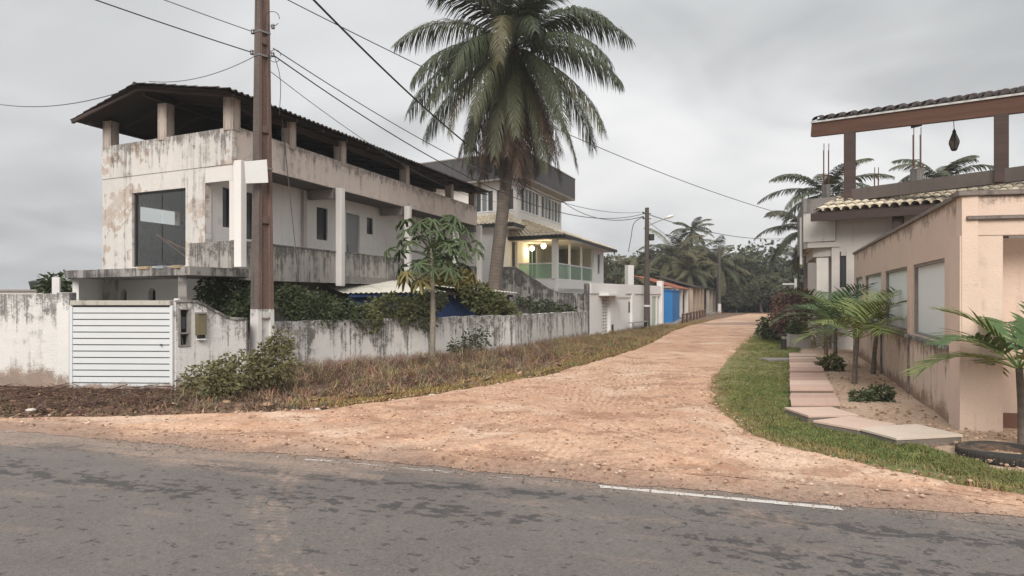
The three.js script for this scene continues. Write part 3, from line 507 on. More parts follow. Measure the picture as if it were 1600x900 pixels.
{
  const t = thing('boundary_wall', 'white wall carrying the meter boxes right of the gate', 'wall', [-6.9, 0, 16]);
  const A = [-7.02, 14.75], B = KW, L = plen(A, B), top = [];
  for (let i = 0; i <= 30; i++) { const u = i / 30; top.push([L * u, u < 0.2 ? 1.86 : 1.86 - 0.56 * ss(0.2, 0.75, u) + 0.03 * (fbm(i, 8, 2) - 0.5)]); }
  const A2 = [-6.98, 14.75], B2 = [-5.95, 15.9], L2 = plen(A2, B2), top2 = [];
  for (let i = 0; i <= 40; i++) { const u = i / 40; top2.push([L2 * u, u < 0.18 ? 1.86 : 1.86 - 0.40 * ss(0.18, 0.85, u) + 0.03 * (fbm(i, 8, 2) - 0.5)]); }
  part(t, 'plaster_face', wall(A2, B2, 0, 2, 0.2, [[0.06, 0.27, 0.95, 1.72]], top2), bumped(plaster(3, 2.2, [0.66, 0.64, 0.62], { mildew: 0.5, drip: 0.8, top: 1.75, bottom: 0, mud: 0.35, seed: 52, w: 768, h: 512, tint: 0.16, dark: [0.09, 0.085, 0.08] }), 1, 0.014));
  const cop = []; for (let i = 0; i < 40; i++) { const a = top2[i], b = top2[i + 1], g = lbox(A2, B2, a[0], b[0] + 0.002, 0, 0.05, -0.23, 0.03); g.translate(0, (a[1] + b[1]) / 2 + 0.004 * (i % 3), 0); cop.push(g); }
  part(t, 'coping', merge(cop), M.mildewConc);
  const A3 = B2, L3 = plen(A3, KW), top3 = []; for (let i = 0; i <= 20; i++) top3.push([L3 * i / 20, 1.44 - 0.1 * i / 20 + 0.03 * fbm(i * 0.8, 2, 3)]);
  part(t, 'plaster_face', wall(A3, KW, 0, 1.4, 0.18, [], top3), GW);
  part(t, 'gate_post', bx(-7.0, 0.97, 14.86, 0.1, 1.94, 0.12, 0, 0.01), M.column);
  const bb = thing('meter_box', 'open rusty electricity meter box with dark window beside the gate', 'meter box', [-6.87, 0.95, 14.9]);
  const o = (a, b, y0, y1, z0, z1) => lbox(A2, B2, a, b, y0, y1, z0, z1);
  part(bb, 'frame', merge([o(0.05, 0.075, 0.94, 1.73, -0.1, 0.03), o(0.255, 0.28, 0.94, 1.73, -0.1, 0.03), o(0.05, 0.28, 1.705, 1.73, -0.1, 0.03), o(0.05, 0.28, 0.94, 0.965, -0.1, 0.03), o(0.05, 0.28, 1.2, 1.225, -0.1, 0.03)]), M.concrete);
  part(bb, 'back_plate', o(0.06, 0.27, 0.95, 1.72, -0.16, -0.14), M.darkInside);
  part(bb, 'meter', o(0.10, 0.23, 1.3, 1.55, -0.14, -0.08), mat([0.07, 0.075, 0.09], 0.3));
  part(bb, 'loose_wire', tube([0, 1, 2, 3, 4].map(i => { const p = along(A2, B2, (0.08 + i * 0.045) / L2); return V(p[0], 1.03 + 0.1 * Math.sin(i * 1.9), p[1] - 0.02); }), 0.006), M.steel);
  const b2 = thing('meter_box', 'olive closed electricity meter box on the stained wall', 'meter box', [-6.6, 1.15, 15.1]);
  part(b2, 'casing', o(0.40, 0.59, 1.17, 1.62, 0.002, 0.13, ), bumped(plaster(1, 2, [0.17, 0.145, 0.08], { mildew: 0.5, seed: 55, w: 128, h: 256 }), 0.8, 0.004));
  part(b2, 'lid', o(0.39, 0.60, 1.62, 1.65, 0.002, 0.15), M.concrete);
  part(b2, 'bottom_conduit', o(0.44, 0.58, 1.09, 1.168, 0.002, 0.09), M.black);
  part(b2, 'bracket', o(0.43, 0.59, 1.06, 1.088, 0.002, 0.11), M.frameWhite);
}
const WE = [3.7, 34.2];
{
  const t = thing('boundary_wall', 'long low white wall with black mildew drips along the dirt street', 'wall', [-1, 0, 26]);
  const run = (A, B, sd2, h0, h1) => { const L = plen(A, B), top = []; for (let i = 0; i <= 90; i++) top.push([L * i / 90, lerp(h0, h1, i / 90) + 0.07 * (fbm(i * 0.4 + sd2, 2, 4) - 0.5)]); part(t, 'plaster_face', wall(A, B, 0, 1.3, 0.18, [], top), GW); return L; };
  run(KW, KM, 0, 1.34, 1.33); const L = run(KM, WE, 40, 1.33, 1.25);
  part(t, 'end_pier', lbox(KM, WE, L - 0.18, L + 0.05, 0, 2.6, -0.2, 0.02), M.mildewConc);
  const b = thing('lean_to_shed', 'blue-walled lean-to shed with pale sagging sheet roof behind the wall', 'shed', [-2, 0, 26]);
  const blue = bumped(plaster(6, 3, [0.028, 0.06, 0.17], { mildew: 0.25, seed: 61, w: 512, h: 256, tint: 0.25, dark: [0.02, 0.025, 0.05] }), 0.85, 0.008);
  const S0 = [-5.2, 22.8], S1 = [-2.6, 25.2], S2 = [-0.1, 28.6];
  part(b, 'shed_wall', wall(S0, S1, 0, 2.02, 0.1), blue); part(b, 'shed_wall', wall(S1, S2, 0, 2.0, 0.1), blue);
  const sheet = bumped(plaster(4, 4, [0.68, 0.66, 0.58], { mildew: 0.3, seed: 62, w: 512, h: 512 }), 0.9, 0.006);
  part(b, 'roof_sheet', tiled(V(-5.3, 2.06, 22.4), V(-2.3, 2.12, 24.7), V(-4.2, 2.56, 26.2), V(-6.6, 2.45, 24.0), 0.18, 0.018, 2, 0.02), sheet);
  part(b, 'roof_sheet', tiled(V(-2.35, 2.28, 24.8), V(0.3, 2.08, 28.3), V(-1.2, 2.30, 29.6), V(-3.9, 2.55, 26.3), 0.18, 0.018, 2, 0.02), sheet);
  part(b, 'wall_plate', beam(V(-5.2, 2.0, 22.6), V(-2.4, 2.05, 25.0), 0.08, 0.1), blue); part(b, 'wall_plate', beam(V(-2.4, 2.1, 25.0), V(0.0, 1.98, 28.4), 0.08, 0.1), M.woodDark);
}

// ================================================================ second house (dark parapet, veranda)
{
  const C = [2.4, 38], sN = Math.hypot(0.36, 1), S = (t, o = 0) => [C[0] + 0.36 * t + o * 0.941, C[1] + t - o * 0.339], F = (s, o = 0) => [C[0] - s - o * 0.558, C[1] + 0.673 * s - o * 0.83];
  const t = thing('veranda_house', 'white house with dark roof parapet, tiled eaves and glass-railed lit veranda', 'house', [2, 0, 42]);
  const darkBand = bumped(plaster(12, 3, [0.085, 0.082, 0.088], { mildew: 0.4, seed: 71, w: 1024, h: 256, tint: 0.3, dark: [0.03, 0.03, 0.032] }), 0.95, 0.01);
  const warm = bumped(plaster(6, 4, [0.62, 0.58, 0.50], { mildew: 0.05, seed: 72, tint: 0.08, w: 512, h: 512 }), 0.9, 0.005);
  const inn = (k) => [F(2.1)[0] + 0.36 * k, F(2.1)[1] + k];
  // ground floor block and veranda base
  part(t, 'ground_floor_wall', wall(F(2.0, -0.3), F(0.1, -0.3), 0, 2.2, 0.2), M.mildewConc);
  part(t, 'ground_floor_wall', wall(S(0.1, -0.3), S(10.8, -0.3), 0, 2.2, 0.2), M.mildewConc);
  part(t, 'veranda_slab', slab([F(2.1), C, S(10.8), inn(10.8)], 2.18, 2.40), M.whiteClean);
  part(t, 'veranda_base', wall(F(2.1), F(-0.0), 2.15, 2.93, 0.15), M.whiteClean);
  part(t, 'veranda_base', wall(C, S(8.1), 2.15, 2.93, 0.15), M.whiteClean);
  // inner wall with openings
  const I0 = inn(0), I1 = inn(10.8), op = [[1.85, 3.4, 2.4, 4.85], [5.7, 6.4, 3.0, 4.7]];
  part(t, 'inner_wall', wall(I0, I1, 2.4, 6.0, 0.15, op.map(o => [o[0] * sN, o[1] * sN, o[2], o[3]])), warm);
  const dr = part(t, 'sliding_door', lbox(I0, I1, 1.87 * sN, 3.38 * sN, 2.4, 4.83, -0.1, -0.06), M.glassTeal);
  part(dr, 'door_frame', merge([lbox(I0, I1, 2.6 * sN, 2.68 * sN, 2.4, 4.83, -0.08, -0.04), lbox(I0, I1, 1.85 * sN, 1.92 * sN, 2.4, 4.85, -0.1, 0.01), lbox(I0, I1, 3.34 * sN, 3.40 * sN, 2.4, 4.85, -0.1, 0.01)]), M.frameWhite);
  const iw = part(t, 'window', lbox(I0, I1, 5.72 * sN, 6.38 * sN, 3.02, 4.68, -0.1, -0.06), M.glassTeal);
  part(iw, 'frame', merge([lbox(I0, I1, 5.7 * sN, 5.76 * sN, 3.0, 4.7, -0.1, 0.01), lbox(I0, I1, 6.34 * sN, 6.4 * sN, 3.0, 4.7, -0.1, 0.01)]), M.frameWhite);
  // solid end of the side
  part(t, 'side_wall', wall(S(8.1), S(10.8), 0, 5.2, 0.2, [[1.0, 1.75, 3.45, 4.75]]), M.whiteClean);
  const sw = part(t, 'window', lbox(S(8.1), S(10.8), 1.02, 1.73, 3.47, 4.73, -0.1, -0.05), M.glassTeal);
  part(sw, 'frame', merge([lbox(S(8.1), S(10.8), 1.0, 1.05, 3.45, 4.75, -0.1, 0.015), lbox(S(8.1), S(10.8), 1.7, 1.75, 3.45, 4.75, -0.1, 0.015)]), M.frameWhite);
  part(t, 'end_wall', wall(S(10.8), inn(10.8), 0, 5.2, 0.15), M.whiteClean);
  part(t, 'end_wall', wall(inn(8.1), S(8.1, -0.2), 2.4, 5.2, 0.12), warm);
  // columns, railings
  const c0 = S(0.12, -0.13); part(t, 'corner_column', bx(c0[0], 4.05, c0[1], 0.3, 2.25, 0.3, -0.345), M.column);
  for (const k of [2.84, 5.4, 8.0]) { const p = S(k, -0.12); part(t, 'veranda_post', bx(p[0], 4.05, p[1], 0.12, 2.25, 0.12, -0.345), M.frameWhite); }
  for (const k of [2.3, 5.0]) { const p = [inn(k + 2.1)[0] + 0.5, inn(k + 2.1)[1] - 0.18]; part(t, 'inner_pier', bx(p[0], 3.8, p[1], 0.5, 2.8, 0.3, -0.345), M.concrete); }
  const ks = [0.34, 2.84, 5.4, 8.05];
  for (let i = 0; i < 3; i++) { const a = ks[i] * sN + 0.05, b = ks[i + 1] * sN - 0.05, g = part(t, 'glass_railing', lbox(C, S(8.1), a, b, 2.95, 3.72, -0.1, -0.085), M.glassGreen); part(g, 'top_rail', lbox(C, S(8.1), a - 0.04, b + 0.04, 3.72, 3.79, -0.13, -0.06), M.frameWhite); }
  const g = part(t, 'glass_railing', lbox(F(2.1), C, 0.05, 2.35, 2.95, 3.72, -0.1, -0.085), M.glassGreen); part(g, 'top_rail', lbox(F(2.1), C, 0.0, 2.4, 3.72, 3.79, -0.13, -0.06), M.frameWhite);
  // veranda roof
  const eC = S(-0.6, 0.6), eS = S(11.6, 0.75), eF = F(2.5, 0.65), EY = 5.22, TY = 6.35;
  const rowsOf = (A, B, Cc, D, n) => part(t, 'tiled_roof', tiled(A, B, Cc, D, 0.26, 0.045, n, 0.03), M.creamTile);
  const uA = inn(1.2), uB = inn(11.2);
  rowsOf(V(eC[0], EY, eC[1]), V(eS[0], EY - 0.05, eS[1]), V(uB[0], TY, uB[1]), V(uA[0], TY, uA[1]), 7);
  rowsOf(V(eF[0], EY, eF[1]), V(eC[0], EY, eC[1]), V(uA[0], TY, uA[1]), V(inn(0)[0] - 0.6, TY, inn(0)[1] + 0.6), 7);
  part(t, 'fascia', beam(V(eC[0], EY - 0.09, eC[1]), V(eS[0], EY - 0.14, eS[1]), 0.07, 0.18), M.black);
  part(t, 'fascia', beam(V(eF[0], EY - 0.09, eF[1]), V(eC[0], EY - 0.09, eC[1]), 0.07, 0.18), M.black);
  part(t, 'soffit', slab([F(2.3, 0.5), S(-0.5, 0.5), S(11.4, 0.6), inn(11)], 5.0, 5.04), warm);
  // taller left block with its own small roof
  const G = [-0.5, 38.2], Gs = (k) => [G[0] + 0.36 * k, G[1] + k], Gf = (s) => [G[0] - s, G[1] + 0.673 * s];
  part(t, 'left_block_wall', wall(Gf(6), G, 0, 5.75, 0.2), M.whiteClean); part(t, 'left_block_wall', wall(G, Gs(2.6), 0, 5.75, 0.2), M.whiteClean);
  const a0 = [Gf(6)[0] - 0.3, Gf(6)[1] - 0.5], a1 = [G[0] + 0.55, G[1] - 0.8], a2 = [Gs(2.6)[0] + 0.7, Gs(2.6)[1] - 0.1], ib = inn(0);
  part(t, 'tiled_roof', tiled(V(a0[0], 5.86, a0[1]), V(a1[0], 5.86, a1[1]), V(ib[0] - 0.5, 6.6, ib[1] + 0.1), V(ib[0] - 6, 6.6, ib[1] + 4), 0.26, 0.045, 6, 0.03), M.creamTile);
  part(t, 'tiled_roof', tiled(V(a1[0], 5.86, a1[1]), V(a2[0], 5.86, a2[1]), V(ib[0], 6.6, ib[1] + 1.6), V(ib[0] - 0.5, 6.6, ib[1] + 0.1), 0.26, 0.045, 6, 0.03), M.creamTile);
  part(t, 'fascia', beam(V(a0[0], 5.77, a0[1]), V(a1[0], 5.77, a1[1]), 0.07, 0.2), M.black); part(t, 'fascia', beam(V(a1[0], 5.77, a1[1]), V(a2[0], 5.77, a2[1]), 0.07, 0.2), M.black);
  part(t, 'soffit', slab([a0, a1, a2, [ib[0], ib[1] + 1], [a0[0], a0[1] + 3]], 5.64, 5.67), M.whiteClean);
  // upper storey with window bands
  const U0 = inn(0), UF = [U0[0] - 6, U0[1] + 6 * 0.673], US = inn(8.4), uy0 = 5.9, uy1 = 8.45;
  const front = wall(UF, U0, uy0, uy1, 0.2, [[4.3, 5.65, 6.75, 8.05], [5.75, 7.05, 6.75, 8.05]]), side = wall(U0, US, uy0, uy1, 0.2, [[0.5, 3.9, 6.75, 8.2], [4.3, 8.7, 6.75, 8.2]]);
  part(t, 'upper_wall', front, M.white); part(t, 'upper_wall', side, M.white); part(t, 'upper_wall', wall(US, [US[0] - 6, US[1] + 4], uy0, uy1, 0.2), M.white);
  const win = (A, B, a, b, n, y1) => { const f = part(t, 'window', merge([lbox(A, B, a, b, 6.75, 6.83, -0.1, 0.03), lbox(A, B, a, b, y1 - 0.08, y1 - 0.002, -0.1, 0.03), ...Array.from({ length: n + 1 }, (_, i) => { const x = lerp(a + 0.04, b - 0.04, i / n); return lbox(A, B, x - 0.04, x + 0.04, 6.83, y1 - 0.08, -0.1, 0.02); })]), M.frameWhite); for (let i = 0; i < n; i++) part(f, 'pane', lbox(A, B, lerp(a + 0.04, b - 0.04, i / n) + 0.04, lerp(a + 0.04, b - 0.04, (i + 1) / n) - 0.04, 6.83, y1 - 0.08, -0.07, -0.06), i % 2 ? M.glassGrey : M.glassDark); };
  win(UF, U0, 4.3, 5.65, 3, 8.05); win(UF, U0, 5.75, 7.05, 3, 8.05); win(U0, US, 0.5, 3.9, 5, 8.2); win(U0, US, 4.3, 8.7, 6, 8.2);
  // dark overhanging parapet
  const Q0 = [U0[0] + 0.35, U0[1] - 0.9], QF = [UF[0] - 0.3, UF[1] - 0.9 + 0.15], QS = [US[0] + 0.95, US[1] + 0.3], QB = [QS[0] - 6.5, QS[1] + 4];
  part(t, 'roof_slab', slab([QF, Q0, QS, QB], 8.42, 8.60), M.concrete);
  part(t, 'roof_parapet', wall(QF, Q0, 8.50, 9.85, 0.15), darkBand); part(t, 'roof_parapet', wall(Q0, QS, 8.50, 9.85, 0.15), darkBand); part(t, 'roof_parapet', wall(QS, QB, 8.50, 9.85, 0.15), darkBand);
  part(t, 'parapet_coping', merge([lbox(QF, Q0, 0, plen(QF, Q0), 9.85, 9.91, -0.17, 0.03), lbox(Q0, QS, 0, plen(Q0, QS), 9.85, 9.91, -0.17, 0.03)]), M.concrete);
  // lit globe lamp on the veranda, second globe for the bright spot at the door
  const lit = mat([0.9, 0.85, 0.7], 0.4, { emissive: new THREE.Color(1, 0.82, 0.5), emissiveIntensity: 1.6 });
  [[1.72, 4.72, 38.75, 'lit globe lamp hanging by the veranda corner column'], [1.15, 4.72, 40.9, 'glowing globe standing in for the bright spot at the veranda sliding door']].forEach(([x, y, d, lab]) => {
    const l = thing('globe_lamp', lab, 'lamp', [x, y, d], 'veranda lamps');
    part(l, 'globe', new THREE.SphereGeometry(0.15, 20, 14).translate(x, y, -d), lit); part(l, 'stem', bar(V(x, y + 0.14, d), V(x, 5.0, d), 0.02), M.frameWhite); part(l, 'cap', new THREE.CylinderGeometry(0.06, 0.09, 0.06, 12).translate(x, y + 0.16, -d), M.frameWhite);
    const p = new THREE.PointLight(new THREE.Color(1, 0.80, 0.48), 1.6); p.position.set(x, y - 0.22, -d + 0.12); p.castShadow = true; p.shadow.radius = 6; p.name = 'lamp_light'; scene.add(p);
  });
}
{ // outside stair beside the long wall
  const t = thing('concrete_staircase', 'mildewed concrete outside stair rising beside the veranda house', 'staircase', [1, 0, 35.6]);
  const A = [-0.75, 35.9], B = [3.68, 34.9];
  part(t, 'stair_parapet', wall(A, B, 0, 2, 0.18, [], [[0.0, 3.45], [0.95, 3.45], [2.75, 2.30], [3.3, 2.15], [plen(A, B), 2.12]]), bumped(plaster(5, 3.6, [0.42, 0.40, 0.38], { mildew: 0.85, drip: 1.3, top: 3.2, seed: 81, w: 512, h: 512, tint: 0.35, dark: [0.03, 0.028, 0.027] }), 1, 0.02));
  const A2 = [-0.3, 35.35], B2 = [2.6, 34.85];
  part(t, 'stair_string', wall(A2, B2, 0, 2, 0.16, [], [[0, 2.55], [0.45, 2.55], [2.9, 0.9]]), bumped(plaster(4, 3, [0.36, 0.345, 0.33], { mildew: 0.6, seed: 82, w: 512, h: 512, tint: 0.3, dark: [0.05, 0.047, 0.045] }), 1, 0.02));
  for (let i = 0; i < 10; i++) part(t, 'step', lbox(A2, B2, 0.4 + i * 0.24, 0.66 + i * 0.24, 2.2 - i * 0.17 - 0.17, 2.36 - i * 0.17, -0.9, -0.17), M.concrete);
}
// ================================================================ white compound wall, blue enclosure, small houses
{
  const A = [3.78, 34.35], B = [9.75, 46.2], L = plen(A, B), at = (px) => { const k = (px - 800) / 1110, s = [(B[0] - A[0]) / L, (B[1] - A[1]) / L]; return (k * A[1] - A[0]) / (s[0] - k * s[1]); };
  const t = thing('compound_wall', 'bright white boundary wall with gates, ledge and block grilles', 'wall', [6.5, 0, 40]);
  const w = bumped(plaster(14, 3, [0.78, 0.77, 0.76], { mildew: 0.1, seed: 91, w: 1024, h: 256, tint: 0.08, bottom: 0, mud: 0.25, dark: [0.2, 0.18, 0.17] }), 0.9, 0.006);
  part(t, 'wall_face', wall(A, B, 0, 2.1, 0.2, [[at(940), at(951), 0.05, 1.95], [at(965), at(986), 0.06, 1.9], [at(1019), at(1026), 0.1, 1.95], [at(1027.5), at(1031.5), 0.1, 1.95]]), w);
  part(t, 'top_band', lbox(A, B, -0.02, L, 2.1, 2.62, -0.22, 0.06, 0.01), w);
  const ledge = part(t, 'door_canopy', lbox(A, B, at(935), at(962), 2.0, 2.12, 0, 0.55), w);
  for (const [a, b] of [[940, 951], [1027.5, 1031.5]]) { const n = 12, gs = []; for (let i = 0; i < n; i++) { const y = 0.05 + i * 0.16; gs.push(lbox(A, B, at(a), at(b), y, y + 0.05, -0.15, -0.06)); } for (let j = 0; j <= 3; j++) { const x = lerp(at(a), at(b) - 0.05, j / 3); gs.push(lbox(A, B, x, x + 0.05, 0.05, 1.95, -0.149, -0.061)); } part(t, 'block_grille', merge(gs), M.whiteClean); part(t, 'grille_back', lbox(A, B, at(a), at(b), 0.05, 1.95, -0.2, -0.17), M.concrete); }
  part(t, 'gate_leaf', lbox(A, B, at(965), at(986), 0.06, 1.9, -0.12, -0.06), w);
  part(t, 'door_leaf', lbox(A, B, at(1019), at(1026), 0.1, 1.95, -0.12, -0.06), mat([0.45, 0.53, 0.44], 0.7));
  part(t, 'pier', lbox(A, B, at(986), at(990), 0, 2.1, 0, 0.08), w); part(t, 'pier', lbox(A, B, at(951), at(956), 0, 2.0, 0, 0.1), w);
  part(t, 'slot', lbox(A, B, at(983.5), at(985.5), 1.05, 1.65, -0.06, -0.045), M.black);
  part(t, 'letter_box', lbox(A, B, at(952.5), at(955), 0.12, 0.5, 0.1, 0.13), M.black);
  part(t, 'end_pier', lbox(A, B, L - 0.35, L + 0.05, 0, 2.95, -0.25, 0.1, 0.01), w);
  const bench = thing('pipe_bench', 'thin white pipe bench against the bright white wall', 'bench', [6.9, 0, 39]);
  const q = (s, o) => { const p = along(A, B, s / L); return [p[0] + o * 0.893, p[1] - o * 0.45]; };
  const b0 = at(976), b1 = at(1000); for (const s of [b0, b1]) part(bench, 'leg', bar(V(...[q(s, 0.45)[0], 0, q(s, 0.45)[1]]), V(q(s, 0.45)[0], 0.5, q(s, 0.45)[1]), 0.025), M.concrete);
  part(bench, 'seat', beam(V(q(b0 - 0.1, 0.35)[0], 0.5, q(b0 - 0.1, 0.35)[1]), V(q(b1 + 0.1, 0.35)[0], 0.5, q(b1 + 0.1, 0.35)[1]), 0.3, 0.04), M.concrete);
  const p = along(A, B, 0.56); single('white_post', bx(7.35, 1.95, 44.5, 0.42, 3.9, 0.42, 0.4, 0.02), M.whiteClean, 'tall bare white post rising behind the bright white wall', 'post');
}
{
  const t = thing('blue_wall', 'bright blue painted wall corner beyond the white boundary wall', 'wall', [11.5, 0, 53]);
  const bl = bumped(plaster(9, 3, [0.022, 0.17, 0.44], { mildew: 0.05, seed: 95, w: 512, h: 256, tint: 0.15, dark: [0.02, 0.08, 0.2] }), 0.8, 0.005);
  part(t, 'front_face', wall([10.55, 49.6], [11.25, 49.8], 0.12, 2.35, 0.2), bl); part(t, 'side_face', wall([11.25, 49.8], [13.75, 58.3], 0.12, 2.35, 0.2), bl);
  part(t, 'cap', slab([[10.5, 49.5], [11.3, 49.7], [13.85, 58.4], [13.1, 58.7]], 2.35, 2.42), bl);
  part(t, 'footing', slab([[10.4, 49.2], [11.6, 49.5], [14.3, 58.3], [13.1, 58.7]], 0, 0.12), M.concrete);
}
function smallHouse(label, x0, d0, len, wc, roofMat, cols, h) {
  const A = [x0, d0], s = [0.41, 1], n = Math.hypot(...s), B = [x0 + s[0] * len, d0 + len], t = thing('street_house', label, 'house', [x0 - 2, 0, d0 + len / 2], 'small houses along the far end of the dirt street');
  const w = bumped(wc, 0.95, 0.008), L = plen(A, B);
  part(t, 'front_wall', wall(A, B, 0, h, 0.2, [[L * 0.25, L * 0.25 + 1.0, 0.05, 2.1], [L * 0.55, L * 0.55 + 1.2, 0.95, 2.0]]), w);
  part(t, 'side_wall', wall([x0 - 5, d0 + 2], A, 0, h, 0.2), w);
  const door = part(t, 'door', lbox(A, B, L * 0.25, L * 0.25 + 1.0, 0.05, 2.1, -0.12, -0.06), M.wood); part(door, 'handle', lbox(A, B, L * 0.25 + 0.85, L * 0.25 + 0.92, 1.0, 1.06, -0.06, -0.02), M.steel);
  const win = part(t, 'window', lbox(A, B, L * 0.55, L * 0.55 + 1.2, 0.95, 2.0, -0.12, -0.06), M.glassDark); part(win, 'frame', lbox(A, B, L * 0.55 + 0.57, L * 0.55 + 0.63, 0.95, 2.0, -0.1, -0.03), M.frameWhite);
  const e0 = [A[0] + 1.3, A[1] - 0.9], e1 = [B[0] + 1.3, B[1] - 0.2], r0 = [A[0] - 2.2, A[1] + 0.9], r1 = [B[0] - 2.2, B[1] + 1.2];
  part(t, 'roof', tiled(V(e0[0], h - 0.12, e0[1]), V(e1[0], h - 0.12, e1[1]), V(r1[0], h + 1.0, r1[1]), V(r0[0], h + 1.0, r0[1]), 0.3, 0.05, 6, 0.03), roofMat);
  for (let i = 0; i < cols; i++) { const k = lerp(0.04, 0.96, i / (cols - 1)), p = along(A, B, k); part(t, 'pillar', bx(p[0] + 1.0, (h - 0.1) / 2, p[1] - 0.45, 0.32, h - 0.1, 0.32, -0.389), w); }
  part(t, 'porch_step', slab([A, [A[0] + 1.7, A[1] - 0.7], [B[0] + 1.7, B[1] - 0.7], B], 0.0, 0.15), M.concrete);
}
smallHouse('small white house with red tiled porch past the blue wall', 12.4, 59.5, 7, plaster(8, 4, [0.62, 0.60, 0.56], { seed: 101, w: 256, h: 128 }), M.redTile, 3, 2.7);
smallHouse('beige house with brown pillars in the middle of the far row', 16.0, 68, 8, plaster(8, 4, [0.40, 0.30, 0.23], { seed: 102, w: 256, h: 128 }), M.roofTile, 4, 2.9);
smallHouse('last grey-brown house of the far row before the trees', 20.2, 77.5, 9, plaster(8, 4, [0.38, 0.33, 0.28], { seed: 103, w: 256, h: 128 }), M.roofTile, 4, 2.8);
// low rail fence in front of the small houses
{
  const t = thing('rail_fence', 'low brown post and rail fence in front of the small far houses', 'fence', [14, 0, 57]);
  const A = [12.4, 51.5], B = [18.5, 68]; for (let i = 0; i < 8; i++) { const p = along(A, B, i / 7); part(t, 'post', bx(p[0], 0.35, p[1], 0.14, 0.7, 0.14, 0.3), M.wood); }
  part(t, 'rail', beam(V(A[0], 0.6, A[1]), V(B[0], 0.6, B[1]), 0.06, 0.09), M.wood);
}
// low building with two water tanks above the left wall
{
  const t = thing('low_building', 'low far building behind the left boundary wall', 'building', [-38, 0, 60]);
  const A = [-42, 58], B = [-33.5, 56]; part(t, 'wall', wall(A, B, 0, 2.35, 4), M.white); part(t, 'roof_slab', lbox(A, B, -0.2, plen(A, B) + 0.2, 2.35, 2.5, -4.2, 0.2), M.concrete);
  for (const [i, x] of [-40, -38.2].entries()) { const k = thing('water_tank', ['black water tank on the far low roof, the more open one', 'black water tank on the far low roof, nearer the leafy tree'][i], 'water tank', [x, 2.5, 60]); part(k, 'body', new THREE.LatheGeometry([[0, 0], [0.55, 0], [0.66, 0.5], [0.7, 0.62]].map(p => new THREE.Vector2(...p)), 20).translate(x, 2.5, -60), M.black); part(k, 'lid', new THREE.LatheGeometry([[0.72, 0.6], [0.72, 0.68], [0.4, 0.78], [0, 0.8]].map(p => new THREE.Vector2(...p)), 20).translate(x, 2.5, -60), M.black); }
}

